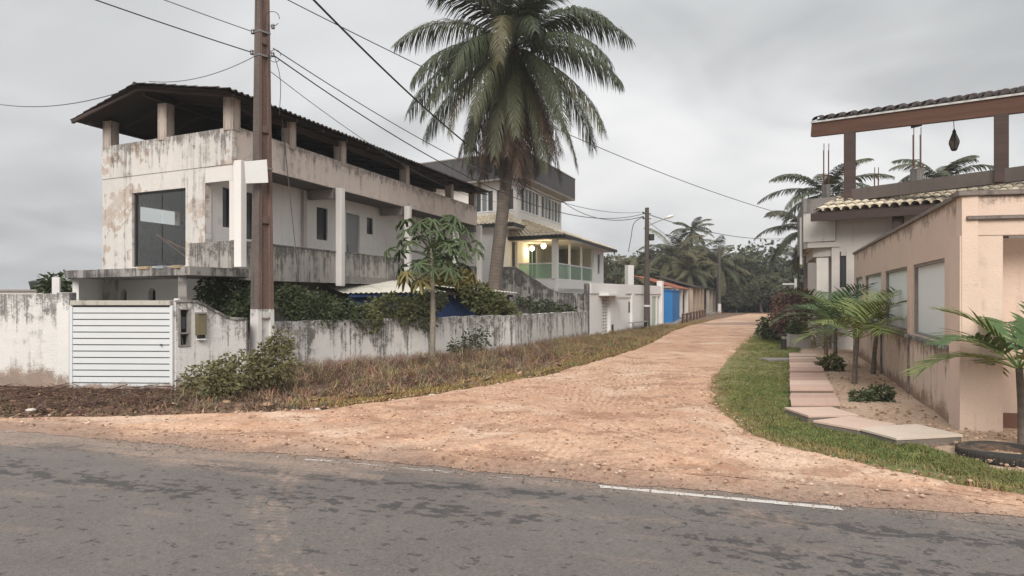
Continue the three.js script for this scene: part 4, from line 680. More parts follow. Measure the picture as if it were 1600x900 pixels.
// ================================================================ peach wall on the right
const peachTex = plaster(16, 3.6, [0.66, 0.515, 0.425], { mildew: 0.16, drip: 0.25, top: 3.4, bottom: 0.0, mud: 0.0, seed: 111, w: 2048, h: 512, tint: 0.13, dark: [0.17, 0.13, 0.11] });
const peachBase = plaster(16, 1.3, [0.64, 0.51, 0.425], { mildew: 0.36, drip: 0.3, top: 1.15, bottom: 0.0, mud: 0.42, seed: 112, w: 2048, h: 256, tint: 0.16, dark: [0.10, 0.08, 0.07] });
M.peach = bumped(peachTex, 0.95, 0.008); M.peachBase = bumped(peachBase, 1, 0.012);
M.coping = bumped(plaster(6, 2, [0.22, 0.185, 0.165], { mildew: 0.5, seed: 113, w: 512, h: 128, tint: 0.3 }), 1, 0.01);
M.ribbed = mat(null, 0.3); M.ribbed.color.setRGB(0.78, 0.82, 0.80);
{
  const N = [6.46, 10.2], Fp = [11.8, 24.5], L = plen(Fp, N), q = 1.0677, fromFar = (t) => L - t * q;
  const t = thing('peach_wall', 'peach rendered garden wall with ribbed glass windows and grey coping', 'wall', [8.8, 0, 17]);
  const ws = [[1.06, 3.66], [4.27, 7.25], [7.85, 11.2], [11.85, 13.8]], y0 = 1.26, y1 = 2.6;
  part(t, 'wall_face', wall(Fp, N, 1.16, 3.42, 0.2, ws.map(w => [fromFar(w[1]), fromFar(w[0]), y0, y1])), M.peach);
  part(t, 'plinth', lbox(Fp, N, 0, L - 0.3, 0, 1.16, -0.2, 0.035), M.peachBase);
  part(t, 'sill_ledge', lbox(Fp, N, 0.2, fromFar(0.55), 1.165, 1.235, -0.1, 0.09, 0.01), M.mildewConc);
  part(t, 'coping', lbox(Fp, N, -0.05, L + 0.02, 3.42, 3.49, -0.26, 0.05, 0.012), M.coping);
  const r = new THREE.Shape();
  for (const w of ws) {
    const a = fromFar(w[1]), b = fromFar(w[0]), n = Math.round((b - a) / 0.085), pos = [], uv = [], idx = [];
    for (let i = 0; i <= n * 4; i++) { const x = lerp(a + 0.03, b - 0.03, i / (n * 4)), z = -0.1 + 0.02 * Math.sin(i * Math.PI / 2); pos.push(x, y0 + 0.02, z, x, y1 - 0.02, z); uv.push(x, 0, x, 1); }
    for (let i = 0; i < n * 4; i++) idx.push(i * 2, i * 2 + 2, i * 2 + 1, i * 2 + 1, i * 2 + 2, i * 2 + 3);
    const f = part(t, 'window', merge([lbox(Fp, N, a, a + 0.05, y0, y1, -0.14, -0.02), lbox(Fp, N, b - 0.05, b, y0, y1, -0.14, -0.02), lbox(Fp, N, a, b, y1 - 0.05, y1 - 0.002, -0.14, -0.02), lbox(Fp, N, a, b, y0 + 0.002, y0 + 0.04, -0.14, -0.02)]), M.concrete);
    part(f, 'ribbed_pane', place(geoFrom(pos, uv, idx), Fp, N), M.ribbed);
  }
  for (const x of [3.97, 7.55, 11.53]) part(t, 'mullion_pier', lbox(Fp, N, fromFar(x) - 0.16, fromFar(x) + 0.16, 1.24, 2.72, 0.0, 0.03), M.peach);
  for (const x of [3.9, 7.6]) part(t, 'rain_pipe', bar(V(along(Fp, N, fromFar(x) / L)[0] - 0.07, 0.05, along(Fp, N, fromFar(x) / L)[1] - 0.04), V(along(Fp, N, fromFar(x) / L)[0] - 0.07, 1.16, along(Fp, N, fromFar(x) / L)[1] - 0.04), 0.025), M.mildewConc);
  // street front with the gate recess
  const E = [N[0] + 5, N[1] - 1.25], LE = plen(N, E);
  part(t, 'front_pier', lbox([N[0] - 0.02, N[1] + 0.02], E, 0, 0.55, 0, 2.86, -0.45, 0.0, 0.006), M.peach);
  part(t, 'front_lintel', wall([N[0] + 0.002, N[1] + 0.004], E, 2.863, 3.42, 0.22), M.peach);
  part(t, 'front_coping', lbox([N[0] - 0.06, N[1] + 0.01], E, 0, LE, 3.425, 3.50, -0.25, 0.05, 0.012), M.coping);
  part(t, 'front_moulding', lbox([N[0] + 0.05, N[1] - 0.01], E, 0, LE, 3.08, 3.14, -0.02, 0.06, 0.015), M.coping);
  const R0 = [N[0] + 0.3, N[1] + 0.65], R1 = [E[0] + 0.3, E[1] + 0.65]; part(t, 'recess_wall', wall(R0, R1, 0.24, 2.863, 0.15), M.peach);
  part(t, 'recess_base', lbox(R0, R1, 0, 5, 0, 0.24, -0.2, 0.04), bumped([0.20, 0.10, 0.07], 1, 0.02));
  const box = thing('wall_socket_box', 'small rusty outlet box low in the peach gate recess', 'box', [7.15, 0.3, 10.5]);
  part(box, 'casing', lbox(R0, R1, 0.42, 0.5, 0.32, 0.5, 0.0, 0.06), M.rust); part(box, 'lid', lbox(R0, R1, 0.41, 0.51, 0.5, 0.515, 0.0, 0.075), M.rust);
}
// ================================================================ terrace house behind the peach wall
function halfTile(len, r0, r1) {                               // barrel tile along +x, curved up
  const pos = [], uv = [], idx = [], n = 7; for (const [x, r] of [[0, r0], [len, r1]]) for (let i = 0; i <= n; i++) { const a = Math.PI * i / n; pos.push(x, r * Math.sin(a) * 0.85, r * Math.cos(a)); uv.push(x, i / n * 0.3); }
  const base = pos.length / 3; for (const [x, r] of [[0, r0 - 0.016], [len, r1 - 0.016]]) for (let i = 0; i <= n; i++) { const a = Math.PI * i / n; pos.push(x, r * Math.sin(a) * 0.85, r * Math.cos(a)); uv.push(x, i / n * 0.3); }
  for (let i = 0; i < n; i++) { idx.push(i, i + 1, n + 1 + i, i + 1, n + 2 + i, n + 1 + i); const b = base; idx.push(b + i, b + n + 1 + i, b + i + 1, b + i + 1, b + n + 1 + i, b + n + 2 + i); idx.push(i, base + i, i + 1, i + 1, base + i, base + i + 1); }
  return geoFrom(pos, uv, idx);
}
{
  const K = [11.7, 26], gN = 1.593, G = (s, o = 0) => [K[0] + 0.778 * s - 0.628 * o, K[1] - 0.628 * s - 0.778 * o], Sd = (t, o = 0) => [K[0] + 0.36 * t - o * 0.941, K[1] + t + o * 0.339];
  const t = thing('terrace_house', 'unfinished pale house with timber pergola terrace behind the peach wall', 'house', [14, 0, 28]);
  const pale = bumped(plaster(10, 6, [0.50, 0.475, 0.45], { mildew: 0.22, drip: 0.25, top: 5.2, seed: 121, w: 1024, h: 512, tint: 0.16, dark: [0.16, 0.145, 0.135] }), 0.95, 0.01);
  const greyConc = bumped(plaster(6, 6, [0.22, 0.205, 0.195], { mildew: 0.45, seed: 122, w: 512, h: 512, tint: 0.3 }), 1, 0.015);
  part(t, 'front_wall', wall(K, G(11), 0, 5.3, 0.2, [[0.28, 0.5, 2.3, 3.6]]), pale);
  const w = part(t, 'window', lbox(K, G(11), 0.28, 0.5, 2.3, 3.6, -0.12, -0.06), M.glassDark); part(w, 'frame', merge([lbox(K, G(11), 0.28, 0.31, 2.3, 3.6, -0.06, 0.01), lbox(K, G(11), 0.47, 0.5, 2.3, 3.6, -0.06, 0.01)]), M.woodDark);
  part(t, 'side_wall', wall(Sd(15.6), K, 0, 5.3, 0.2, [[4, 5, 0.1, 2.2], [8.5, 9.7, 1, 2.2], [13.2, 14.2, 0.1, 2.3]]), pale);
  for (const [a, b, y0, y1] of [[4, 5, 0.1, 2.2], [13.2, 14.2, 0.1, 2.3]]) part(t, 'door', lbox(Sd(15.6), K, a, b, y0, y1, -0.12, -0.06), M.woodDark);
  const w2 = part(t, 'window', lbox(Sd(15.6), K, 8.5, 9.7, 1, 2.2, -0.12, -0.06), M.glassDark); part(w2, 'frame', lbox(Sd(15.6), K, 9.07, 9.13, 1, 2.2, -0.06, -0.02), M.woodDark);
  // upper balcony box over the street with its stepped underside
  const BO = [Sd(5.5, 0.95), Sd(0.3, 0.95), G(0.25, 0.25), G(0.1, -0.2)];
  part(t, 'balcony_parapet', wall(Sd(5.5, 0.95), Sd(0.2, 0.95), 3.75, 5.62, 0.14), greyConc);
  part(t, 'balcony_parapet', wall(Sd(0.2, 0.95), G(0.15, 0.12), 4.0, 5.05, 0.14), pale);
  part(t, 'balcony_parapet', wall(Sd(0.22, 0.9), G(0.15, 0.10), 5.06, 5.6, 0.14), greyConc);
  part(t, 'balcony_slab', slab([Sd(5.5, 0.9), Sd(0.25, 0.9), G(0.3, 0.05), Sd(5.5, -0.1)], 3.78, 3.98), pale);
  part(t, 'balcony_bracket', slab([Sd(5.2, 0.6), Sd(0.5, 0.6), G(0.5, 0.03), Sd(5.2, -0.1)], 3.45, 3.775), pale);
  part(t, 'corner_pier', bx(Sd(0.3, 0.3)[0], 1.7, Sd(0.3, 0.3)[1], 0.4, 3.4, 0.4, -0.345), pale);
  part(t, 'drain_pipe', bar(V(Sd(0.9, 1.0)[0], 3.2, Sd(0.9, 1.0)[1]), V(Sd(0.9, 1.0)[0], 5.0, Sd(0.9, 1.0)[1]), 0.05), M.frameWhite);
  part(t, 'terrace_slab', slab([G(0), G(11), [G(11)[0] + 4, G(11)[1] + 12], Sd(15.6)], 5.3, 5.42), greyConc);
  // veranda roof of cream barrel tiles, each tile its own piece
  const e0 = G(-0.35, 0.95), e1 = G(8.2, 0.95), r0 = G(0.05, -0.75), r1 = G(8.6, -0.75), EY = 5.0, RY = 5.66;
  const A = V(e0[0], EY, e0[1]), B = V(e1[0], EY, e1[1]), Cc = V(r1[0], RY, r1[1]), D = V(r0[0], RY, r0[1]);
  const deck = part(t, 'veranda_roof', geoFrom([A.x, A.y - 0.03, A.z, B.x, B.y - 0.03, B.z, Cc.x, Cc.y - 0.03, Cc.z, D.x, D.y - 0.03, D.z], [0, 0, 8, 0, 8, 2, 0, 2], [0, 1, 2, 0, 2, 3]), M.woodDark);
  const cols = 28, rows = 4, rr = rng(77);
  const tones = [0, 1, 2].map(i => { const m = M.creamTile.clone(); m.color.setScalar([1, 0.86, 1.08][i]); return m; });
  const up = D.clone().sub(A), uL = up.length(); up.normalize(); const ea = B.clone().sub(A).normalize(), nn = new THREE.Vector3().crossVectors(ea, up).normalize(); if (nn.y < 0) nn.negate();
  const zz = new THREE.Vector3().crossVectors(up, nn).normalize(), bm = new THREE.Matrix4().makeBasis(up, nn, zz);
  for (let c = 0; c < cols; c++) for (let rw = 0; rw < rows; rw++) {
    const p = A.clone().addScaledVector(ea, (c + 0.5) / cols * A.distanceTo(B)).addScaledVector(up, rw / rows * uL).addScaledVector(nn, 0.02 + (rr() - 0.5) * 0.02);
    const g = halfTile(uL / rows + 0.06, 0.15, 0.125); g.rotateZ(-0.03); g.applyMatrix4(bm); g.translate(p.x, p.y, p.z); part(deck, 'tile', g, tones[(rr() * 3) | 0]);
  }
  part(t, 'eave_beam', beam(V(e0[0] - 0.1, EY - 0.2, e0[1]), V(e1[0], EY - 0.2, e1[1]), 0.14, 0.28), M.woodDark);
  part(t, 'ridge_mortar', beam(V(r0[0], RY + 0.05, r0[1]), V(r1[0], RY + 0.05, r1[1]), 0.14, 0.12), M.frameWhite);
  for (const s of [-0.2, 2.2, 4.8, 7.4]) { const p = G(s, 0.9), b = G(s, 0); part(t, 'rafter', beam(V(p[0], EY - 0.15, p[1]), V(b[0], EY + 0.2, b[1]), 0.09, 0.14), M.woodDark); }
  for (const s of [2.3, 5.2]) { const p = G(s, 0.7); part(t, 'veranda_post', bx(p[0], 2.4, p[1], 0.28, 4.8, 0.28, 0.68), M.woodDark); }
  // pergola
  const L0 = V(11.43, 8.28, 27), R1 = V(16.6, 7.40, 18.5), at = (v) => L0.clone().lerp(R1, v);
  part(t, 'pergola_beam', beam(L0, R1, 0.2, 0.5), M.wood);
  part(t, 'fascia_strip', (() => { const a = L0.clone(), b = R1.clone(); a.y += 0.285; b.y += 0.285; return beam(a, b, 0.3, 0.06); })(), M.frameWhite);
  for (const v of [0.153, 0.65]) { const p = at(v); part(t, 'pergola_post', bx(p.x, (p.y - 0.25 + 5.42) / 2, -p.z, 0.36, p.y - 0.25 - 5.42, 0.36, 1.02), M.woodPost); const b = p.clone(); b.x *= 1.1; b.z *= 1.1; part(t, 'pergola_post', bx(b.x, (p.y + 0.45 + 5.42) / 2, -b.z, 0.26, p.y + 0.45 - 5.42, 0.26, 1.02), M.woodPost); }
  const bk = (v) => { const p = at(v); p.x += 1.45; p.z -= 1.9; p.y += 0.78; return p; };
  const sheetA = L0.clone(), sheetB = R1.clone(); sheetA.y += 0.33; sheetB.y += 0.33; const ba = bk(0), bb = bk(1); ba.y += 0.3; bb.y += 0.3;
  const sheet = part(t, 'pergola_roof', tiled(sheetA, sheetB, bb, ba, 0.47, 0.02, 5, 0.02), M.roofTile);
  part(t, 'pergola_beam', beam(bk(0), bk(1), 0.16, 0.3), M.wood);
  const dir = R1.clone().sub(L0).normalize(), upv = ba.clone().sub(sheetA).normalize(), n2 = new THREE.Vector3().crossVectors(dir, upv).normalize(); if (n2.y < 0) n2.negate();
  const b2 = new THREE.Matrix4().makeBasis(upv, n2, new THREE.Vector3().crossVectors(upv, n2)), Lp = L0.distanceTo(R1), nT = 22;
  for (let i = 0; i < nT; i++) { const p = sheetA.clone().addScaledVector(dir, (i + 0.5) / nT * Lp).addScaledVector(upv, -0.2).addScaledVector(n2, 0.05); const g = halfTile(0.7, 0.17, 0.15); g.applyMatrix4(b2); g.translate(p.x, p.y, p.z); part(sheet, 'tile', g, M.roofTile); }
  part(t, 'beam_stub', beam(at(0.38).add(new THREE.Vector3(0, -0.28, 0)), at(0.38).add(new THREE.Vector3(0.5, -0.12, -0.4)), 0.1, 0.12), M.woodDark);
  const l0 = at(0.15), l1 = at(1.0); part(t, 'terrace_kerb', beam(V(l0.x, 5.62, -l0.z), V(l1.x, 5.60, -l1.z), 0.25, 0.42), bumped(plaster(8, 8, [0.12, 0.10, 0.09], { mildew: 0.4, seed: 125, w: 512, h: 512, tint: 0.35 }), 1, 0.012));
  part(t, 'terrace_kerb', lbox(Sd(3, 0.1), G(0.4, 0.05), 0, 2.9, 5.42, 5.78, -0.2, 0.02), greyConc);
  // unfinished columns with bare reinforcement
  for (const [x, d, y1, w, yr] of [[17.1, 30, 7.35, 0.36, 9.1], [14.15, 32, 7.0, 0.26, 8.85], [15.9, 31, 6.0, 0.2, 7.6]]) {
    part(t, 'column_stub', bx(x, (5.42 + y1) / 2, d, w, y1 - 5.42, w, 0.3), greyConc);
    for (const [sx, sz] of [[-1, -1], [1, -1], [1, 1], [-1, 1]]) part(t, 'rebar', bar(V(x + sx * w * 0.42, y1 - 0.1, d + sz * w * 0.1), V(x + sx * w * 0.42, yr - (sz > 0 ? 0.3 : 0), d + sz * w * 0.1), 0.018, 0.018, 5), M.rust);
    part(t, 'stirrup', bx(x, y1 + (yr - y1) * 0.22, d, w * 0.9, 0.02, 0.1), M.rust);
  }
}
{ // hanging lantern
  const x = 15.0, d = 24.1, t = thing('hanging_lantern', 'dark wire lantern hanging from the pergola beam', 'lantern', [x, 6.9, d]);
  const prof = [[0.02, 0.62], [0.06, 0.55], [0.17, 0.28], [0.17, 0.22], [0.09, 0.0]];
  const ribs = []; for (let i = 0; i < 6; i++) { const a = i / 6 * Math.PI * 2; for (let j = 0; j < prof.length - 1; j++) ribs.push(bar(V(x + prof[j][0] * Math.cos(a), 6.95 + prof[j][1], d + prof[j][0] * Math.sin(a)), V(x + prof[j + 1][0] * Math.cos(a), 6.95 + prof[j + 1][1], d + prof[j + 1][0] * Math.sin(a)), 0.012, 0.012, 5)); }
  part(t, 'cage', merge(ribs), M.black);
  part(t, 'glass', new THREE.LatheGeometry(prof.map(p => new THREE.Vector2(p[0] * 0.93, p[1])), 6).translate(x, 6.95, -d), mat([0.25, 0.2, 0.17], 0.3));
  part(t, 'cap', new THREE.ConeGeometry(0.07, 0.14, 8).translate(x, 7.62, -d), M.black);
  part(t, 'base', new THREE.CylinderGeometry(0.09, 0.07, 0.05, 8).translate(x, 6.94, -d), M.black);
  part(t, 'chain', bar(V(x, 7.6, d), V(x - 0.02, 8.0, d), 0.012, 0.012, 5), M.black);
}
// ================================================================ garden path of slabs
{
  const path = new THREE.Group(); path.name = 'garden_path'; path.userData.kind = 'structure'; scene.add(path); origin.set(path, new THREE.Vector3());
  const r = rng(9), tone = (c, s) => bumped(plaster(2, 2, c, { mildew: 0.15, seed: s, w: 256, h: 256, tint: 0.16, dark: [0.25, 0.17, 0.13] }), 0.95, 0.006);
  const tones = [tone([0.50, 0.345, 0.28], 131), tone([0.57, 0.42, 0.345], 132), tone([0.43, 0.29, 0.235], 133)], sideM = bumped(plaster(2, 2, [0.17, 0.145, 0.125], { mildew: 0.4, seed: 136, w: 256, h: 256, tint: 0.3 }), 1, 0.01), pale = tone([0.58, 0.49, 0.41], 134), side = M.concrete;
  const stone = (x, d, w, l, a, m, h = 0.13, tilt = 0) => { const g = new RoundedBoxGeometry(w, h, l, 1, 0.012), p = g.attributes.position, uv = g.attributes.uv; for (let i = 0; i < p.count; i++) { uv.setXY(i, p.getX(i) + x, p.getZ(i) + p.getY(i)); if (d > 11.8) p.setX(i, p.getX(i) - 0.388 * p.getZ(i)); } g.rotateZ(tilt); g.rotateY(a); g.translate(x, h / 2 + 0.05, -d); const low = g.clone(); low.translate(-x, -(h / 2 + 0.05), d); low.scale(0.975, 1, 0.975); low.translate(x, h / 2 + 0.028, -d); g.translate(0, -0.06 - h * 0.5, 0); g.scale(1, 0.3, 1); g.translate(0, h + 0.05, 0); const sl = part(path, 'paving_slab', low, sideM); part(sl, 'slab_face', g, m); };
  stone(5.35, 9.62, 1.02, 0.80, 0.22, pale, 0.11, 0.012); stone(4.95, 10.28, 0.84, 0.74, 0.5, tones[1], 0.11, -0.015); stone(4.86, 11.2, 0.80, 0.80, 0.08, tones[1], 0.12);
  for (let i = 0; i < 13; i++) { const d = 12.22 + i * 0.92 - i * i * 0.004, x = 5.32 + (d - 12.5) * 0.388; stone(x, d, 0.84 + (r() - 0.5) * 0.03, 0.76, -0.37 + 0.36 + (r() - 0.5) * 0.04, tones[(r() * 3) | 0], 0.085 + r() * 0.05, (r() - 0.5) * 0.05); }
  // crumbled kerb and stepping piece in the grass
}
{
  const g = new RoundedBoxGeometry(1.1, 0.1, 0.5, 1, 0.02); g.rotateY(0.1); g.translate(8.05, 0.08, -21.2); single('sunken_slab', g, M.concrete, 'half-buried concrete slab in the lawn left of the path', 'slab');
  // tyre planter
  const tx = 5.98, td = 8.62, t = thing('tyre_planter', 'old black tyre laid flat as a planter at right corner', 'tyre', [tx, 0, td]);
  const prof = []; for (let i = 0; i <= 20; i++) { const a = -0.55 + i / 20 * (Math.PI + 1.1), c = Math.cos(a), s = Math.sin(a); prof.push(new THREE.Vector2(0.42 + 0.135 * Math.sign(Math.cos(a - Math.PI / 2 + Math.PI / 2)) * Math.pow(Math.abs(c), 0.7), 0.075 + 0.085 * Math.sign(s) * Math.pow(Math.abs(s), 0.6))); }
  const rub = bumped(plaster(2, 1, [0.03, 0.029, 0.028], { mildew: 0.0, seed: 141, w: 256, h: 128, tint: 0.4, peel: 0.2, peelC: [0.12, 0.08, 0.055] }), 0.85, 0.01);
  part(t, 'tyre', new THREE.LatheGeometry(prof, 56).translate(tx, 0.02, -td), rub);
  const tr = []; for (let i = 0; i < 64; i++) { const a = i / 64 * Math.PI * 2; tr.push(new THREE.BoxGeometry(0.012, 0.1, 0.022).rotateY(-a).translate(tx + 0.552 * Math.cos(a), 0.1, -td + 0.557 * Math.sin(a))); } part(t, 'tread', merge(tr), rub);
  part(t, 'soil', new THREE.CylinderGeometry(0.36, 0.38, 0.06, 24).translate(tx, 0.045, -td), bumped(bedTex, 1, 0.02));
  t.scale.set(0.92, 0.85, 0.92);
  // bollard light and planter further up the path
  const b = thing('bollard_lamp', 'short black bollard lamp on the lawn beside the path', 'bollard', [9.72, 0, 25.4]);
  part(b, 'post', new THREE.CylinderGeometry(0.09, 0.1, 0.44, 16).translate(9.72, 0.24, -25.4), M.black); part(b, 'lens', new THREE.CylinderGeometry(0.08, 0.08, 0.1, 16).translate(9.72, 0.51, -25.4), mat([0.25, 0.25, 0.24], 0.3)); part(b, 'cap', new THREE.CylinderGeometry(0.1, 0.1, 0.06, 16).translate(9.72, 0.59, -25.4), M.black);
  const p = thing('concrete_planter', 'low weathered concrete planter edging at the end of the slab path', 'planter', [10.6, 0, 27]);
  part(p, 'front_side', bx(10.6, 0.28, 26.3, 0.9, 0.56, 0.12, -0.1, 0.01), M.concrete); part(p, 'left_side', lbox([12.2, 31.2], [10.15, 26.25], 0, 5.35, 0, 0.56, -0.12, 0), M.concrete); part(p, 'soil', slab([[10.2, 26.35], [11.0, 26.4], [13, 31], [12.2, 31]], 0.02, 0.45), bumped(bedTex, 1, 0.02));
}
{ // far white street sign and reddish roof beyond the balcony
  const t = thing('white_sign_post', 'thin white post with a short crossbar beyond the reddish bush', 'post', [18.2, 0, 45.6]);
  part(t, 'post', bx(18.2, 1.55, 45.6, 0.12, 3.1, 0.12), M.frameWhite); part(t, 'crossbar', bx(17.75, 2.75, 45.6, 0.75, 0.1, 0.08), M.frameWhite);
  const k = thing('tiled_kiosk', 'small reddish tiled kiosk beside the far end of the terrace house', 'kiosk', [18.5, 0, 43]);
  part(k, 'wall', bx(18.4, 1.1, 43, 1.6, 2.2, 2.4, -0.345), bumped([0.24, 0.12, 0.09], 1, 0.01));
  part(k, 'roof', tiled(V(16.9, 2.2, 41.5), V(18.0, 2.2, 44.5), V(19.2, 2.9, 44.1), V(18.1, 2.9, 41.1), 0.25, 0.04, 4, 0.03), M.redTile);
}
// ================================================================ poles, sign, cables
function taperPrism(cx, cd, turn, y0, y1, w0, w1, prof) {      // prof: unit outline scaled by width at height
  const pos = [], uv = [], idx = [], n = prof.length, R = 2;
  const ring = (y, w) => prof.forEach((p, i) => { const x = p[0] * w, z = p[1] * w, c = Math.cos(turn), s = Math.sin(turn); pos.push(cx + x * c + z * s, y, -cd - x * s + z * c); uv.push(i * 0.11, y); });
  ring(y0, w0); ring(y1, w1); for (let i = 0; i < n; i++) { const j = (i + 1) % n; idx.push(i, j, n + i, j, n + j, n + i); }
  const tri = THREE.ShapeUtils.triangulateShape(prof.map(p => new THREE.Vector2(...p)), []); for (const t of tri) idx.push(n + t[0], n + t[1], n + t[2]);
  const g = geoFrom(pos, uv, idx).toNonIndexed(); g.computeVertexNormals(); return g;
}
const poleBrown = bumped(colourTex(256, 1024, 1.4, 10, (x, y) => { const a = fbm(x * 2, y * 0.8, 5), s = fbm(x * 26, y * 0.9, 4), f = fbm(x * 40, y * 40, 3); let c = mix3([0.095, 0.064, 0.054], [0.21, 0.135, 0.11], clamp(a * 0.7 + s * 0.6 - 0.15)); if (x > 0.65 && x < 0.78) c = mix3([0.085, 0.07, 0.064], [0.15, 0.125, 0.11], clamp(a * 0.6 + s * 0.5)); c = mix3(c, [0.05, 0.042, 0.038], ss(0.55, 0.7, s) * 0.6); return c.map(v => v * (0.75 + 0.5 * f)); }), 0.95, 0.01);  // one side face coloured greyer and darker than the rest
const poleWhite = bumped(plaster(1.4, 2.2, [0.60, 0.585, 0.57], { mildew: 0.25, seed: 151, w: 256, h: 256, bottom: 0, mud: 0.3, drip: 0.3, top: 1.7 }), 0.95, 0.008);
const PX = -5.80, PD = 16.5;
{
  const t = thing('utility_pole', 'tall brown concrete utility pole with white painted foot, in front of the corner house', 'utility pole', [PX, 0, PD]);
  const H = [[-0.5, -0.36], [-0.5, 0.36], [-0.3, 0.36], [-0.3, 0.36], [0.3, 0.36], [0.5, 0.36], [0.5, -0.36], [0.3, -0.36], [0.3, -0.24], [-0.3, -0.24], [-0.3, -0.36]].filter((p, i) => i !== 3).map(p => [p[1], p[0]]);
  const prof = [[-0.36, -0.5], [0.36, -0.5], [0.36, -0.28], [0.2, -0.24], [0.2, 0.24], [0.36, 0.28], [0.36, 0.5], [-0.36, 0.5]];
  const W = (y) => 0.455 - 0.0215 * y, turn = -0.62;
  part(t, 'painted_foot', taperPrism(PX, PD, turn, 0, 1.69, W(0) * 1.01, W(1.69) * 1.01, prof), poleWhite);
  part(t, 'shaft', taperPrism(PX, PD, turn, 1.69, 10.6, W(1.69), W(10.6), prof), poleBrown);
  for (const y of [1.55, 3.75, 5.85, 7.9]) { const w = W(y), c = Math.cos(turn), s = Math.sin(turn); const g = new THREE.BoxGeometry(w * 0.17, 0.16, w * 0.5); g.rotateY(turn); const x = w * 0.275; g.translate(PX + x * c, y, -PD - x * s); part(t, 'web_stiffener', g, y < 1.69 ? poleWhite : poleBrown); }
  const band = (y, w) => { const g = new RoundedBoxGeometry(W(y) * 0.8, 0.05, W(y) * 1.08, 1, 0.005); g.rotateY(turn); g.translate(PX, y, -PD); part(t, 'steel_band', g, M.steel); };
  band(7.55); band(8.1); band(4.95);
  for (const [dx, y] of [[-0.24, 7.6], [0.24, 7.55], [-0.22, 8.08], [0.25, 8.2]]) { const i = part(t, 'insulator', new THREE.LatheGeometry([[0, 0], [0.04, 0], [0.045, 0.03], [0.025, 0.05], [0.045, 0.07], [0.04, 0.1], [0, 0.1]].map(p => new THREE.Vector2(...p)), 12).translate(PX + dx, y, -PD), M.steel); }
  // loose coils hanging on the pole
  const coil = (cx, cy, r, n) => tube(Array.from({ length: n }, (_, i) => { const a = i / (n - 1) * Math.PI * 1.8; return V(PX + cx + r * Math.cos(a), cy + r * Math.sin(a), PD - 0.2); }), 0.008, 40, 5);
  part(t, 'wire_coil', coil(0.3, 8.35, 0.17, 10), M.black); part(t, 'wire_coil', coil(0.36, 7.5, 0.14, 10), M.black);
  part(t, 'hanging_wire', tube([V(PX + 0.3, 7.6, PD - 0.1), V(PX + 0.45, 7.0, PD - 0.1), V(PX + 0.4, 6.2, PD)], 0.008, 20, 5), M.black);
  const g = new RoundedBoxGeometry(0.5, 0.5, 0.02, 1, 0.008); const n = g.attributes.position; for (let i = 0; i < n.count; i++) { const x = n.getX(i), y = n.getY(i); n.setZ(i, n.getZ(i) + 0.03 * x * x * 4); n.setY(i, y + (x > 0 && y > 0 ? 0.03 : 0) + (x < 0 && y < 0 ? 0.0 : 0)); }
  g.rotateY(0.12); g.rotateZ(0.06); g.translate(-5.80, 4.80, -16.12);
  single('blank_sign', g, bumped(plaster(1, 1, [0.60, 0.61, 0.605], { mildew: 0.15, seed: 153, w: 128, h: 128 }), 0.7, 0.003), 'blank white metal plate fixed to the brown utility pole', 'sign');
}
function roundPole(x, d, h, label, white, lamp) {
  const t = thing('utility_pole', label, 'utility pole', [x, 0, d]);
  if (white) part(t, 'painted_foot', bar(V(x, 0, d), V(x, white, d), 0.2, 0.19, 12), poleWhite);
  part(t, 'shaft', bar(V(x, white || 0, d), V(x, h, d), 0.19, 0.12, 12), mat([0.085, 0.07, 0.062], 0.95, { bumpMap: bumpFine, bumpScale: 0.01 }));
  for (const y of [h - 0.3, h - 0.6]) { part(t, 'insulator', new THREE.CylinderGeometry(0.05, 0.05, 0.12, 10).translate(x - 0.22, y, -d), M.black); part(t, 'bracket', bar(V(x - 0.24, y - 0.05, d), V(x + 0.24, y - 0.05, d), 0.025), M.black); }
  const a = part(t, 'lamp_arm', tube([V(x, h - 1.1, d), V(x + 0.55, h - 0.85, d - 0.1), V(x + 1.15, h - 0.62, d - 0.2)], 0.03, 16, 6), M.steel);
  const hd = part(t, 'lamp_head', new THREE.SphereGeometry(1, 16, 10).scale(0.28, 0.09, 0.12).rotateZ(0.3).translate(x + 1.3, h - 0.55, -(d - 0.2)), M.frameWhite);
  if (lamp) { for (const [y, s] of [[h - 1.75, 0.3], [h - 2.9, 0.22]]) part(t, 'junction_box', bx(x + 0.24, y, d - 0.05, s, s * 1.25, s, 0.2, 0.03), M.black); part(t, 'cable_loop', tube([V(x - 0.2, h - 0.5, d), V(x - 0.75, h - 0.9, d), V(x - 0.95, h - 1.8, d), V(x - 1.1, h - 2.6, d)], 0.02, 20, 5), M.black); part(t, 'steel_band', bar(V(x, 1.35, d), V(x, 1.45, d), 0.2, 0.2, 12), M.frameWhite); }
}
roundPole(7.98, 42, 7.2, 'slim dark street pole with lamp standing before the bright white wall', 0, true);
roundPole(23.2, 79.5, 7.4, 'far street pole with white foot next to the last small house', 1.1, false);
const cableM = mat([0.035, 0.035, 0.037], 0.7), cableGrey = mat([0.11, 0.11, 0.115], 0.7);
function cable(a, b, sag, r, label, m = cableM) {
  const pts = []; for (let i = 0; i <= 20; i++) { const u = i / 20, p = a.clone().lerp(b, u); p.y -= sag * 4 * u * (1 - u); pts.push(p); }
  const g = tube(pts, r, 40, 5); single('overhead_cable', g, m, label, 'cable', 'overhead wires');
}
const p2 = (y) => V(7.8, y, 42);
cable(V(PX - 0.24, 7.65, PD), V(-12.5, 8.2, 7.2), 0.15, 0.013, 'lower of two wires running from the near pole to the top left');
cable(V(PX - 0.22, 8.13, PD), V(-12.3, 8.6, 7.4), 0.12, 0.01, 'upper of two wires running from the near pole to the top left', cableGrey);
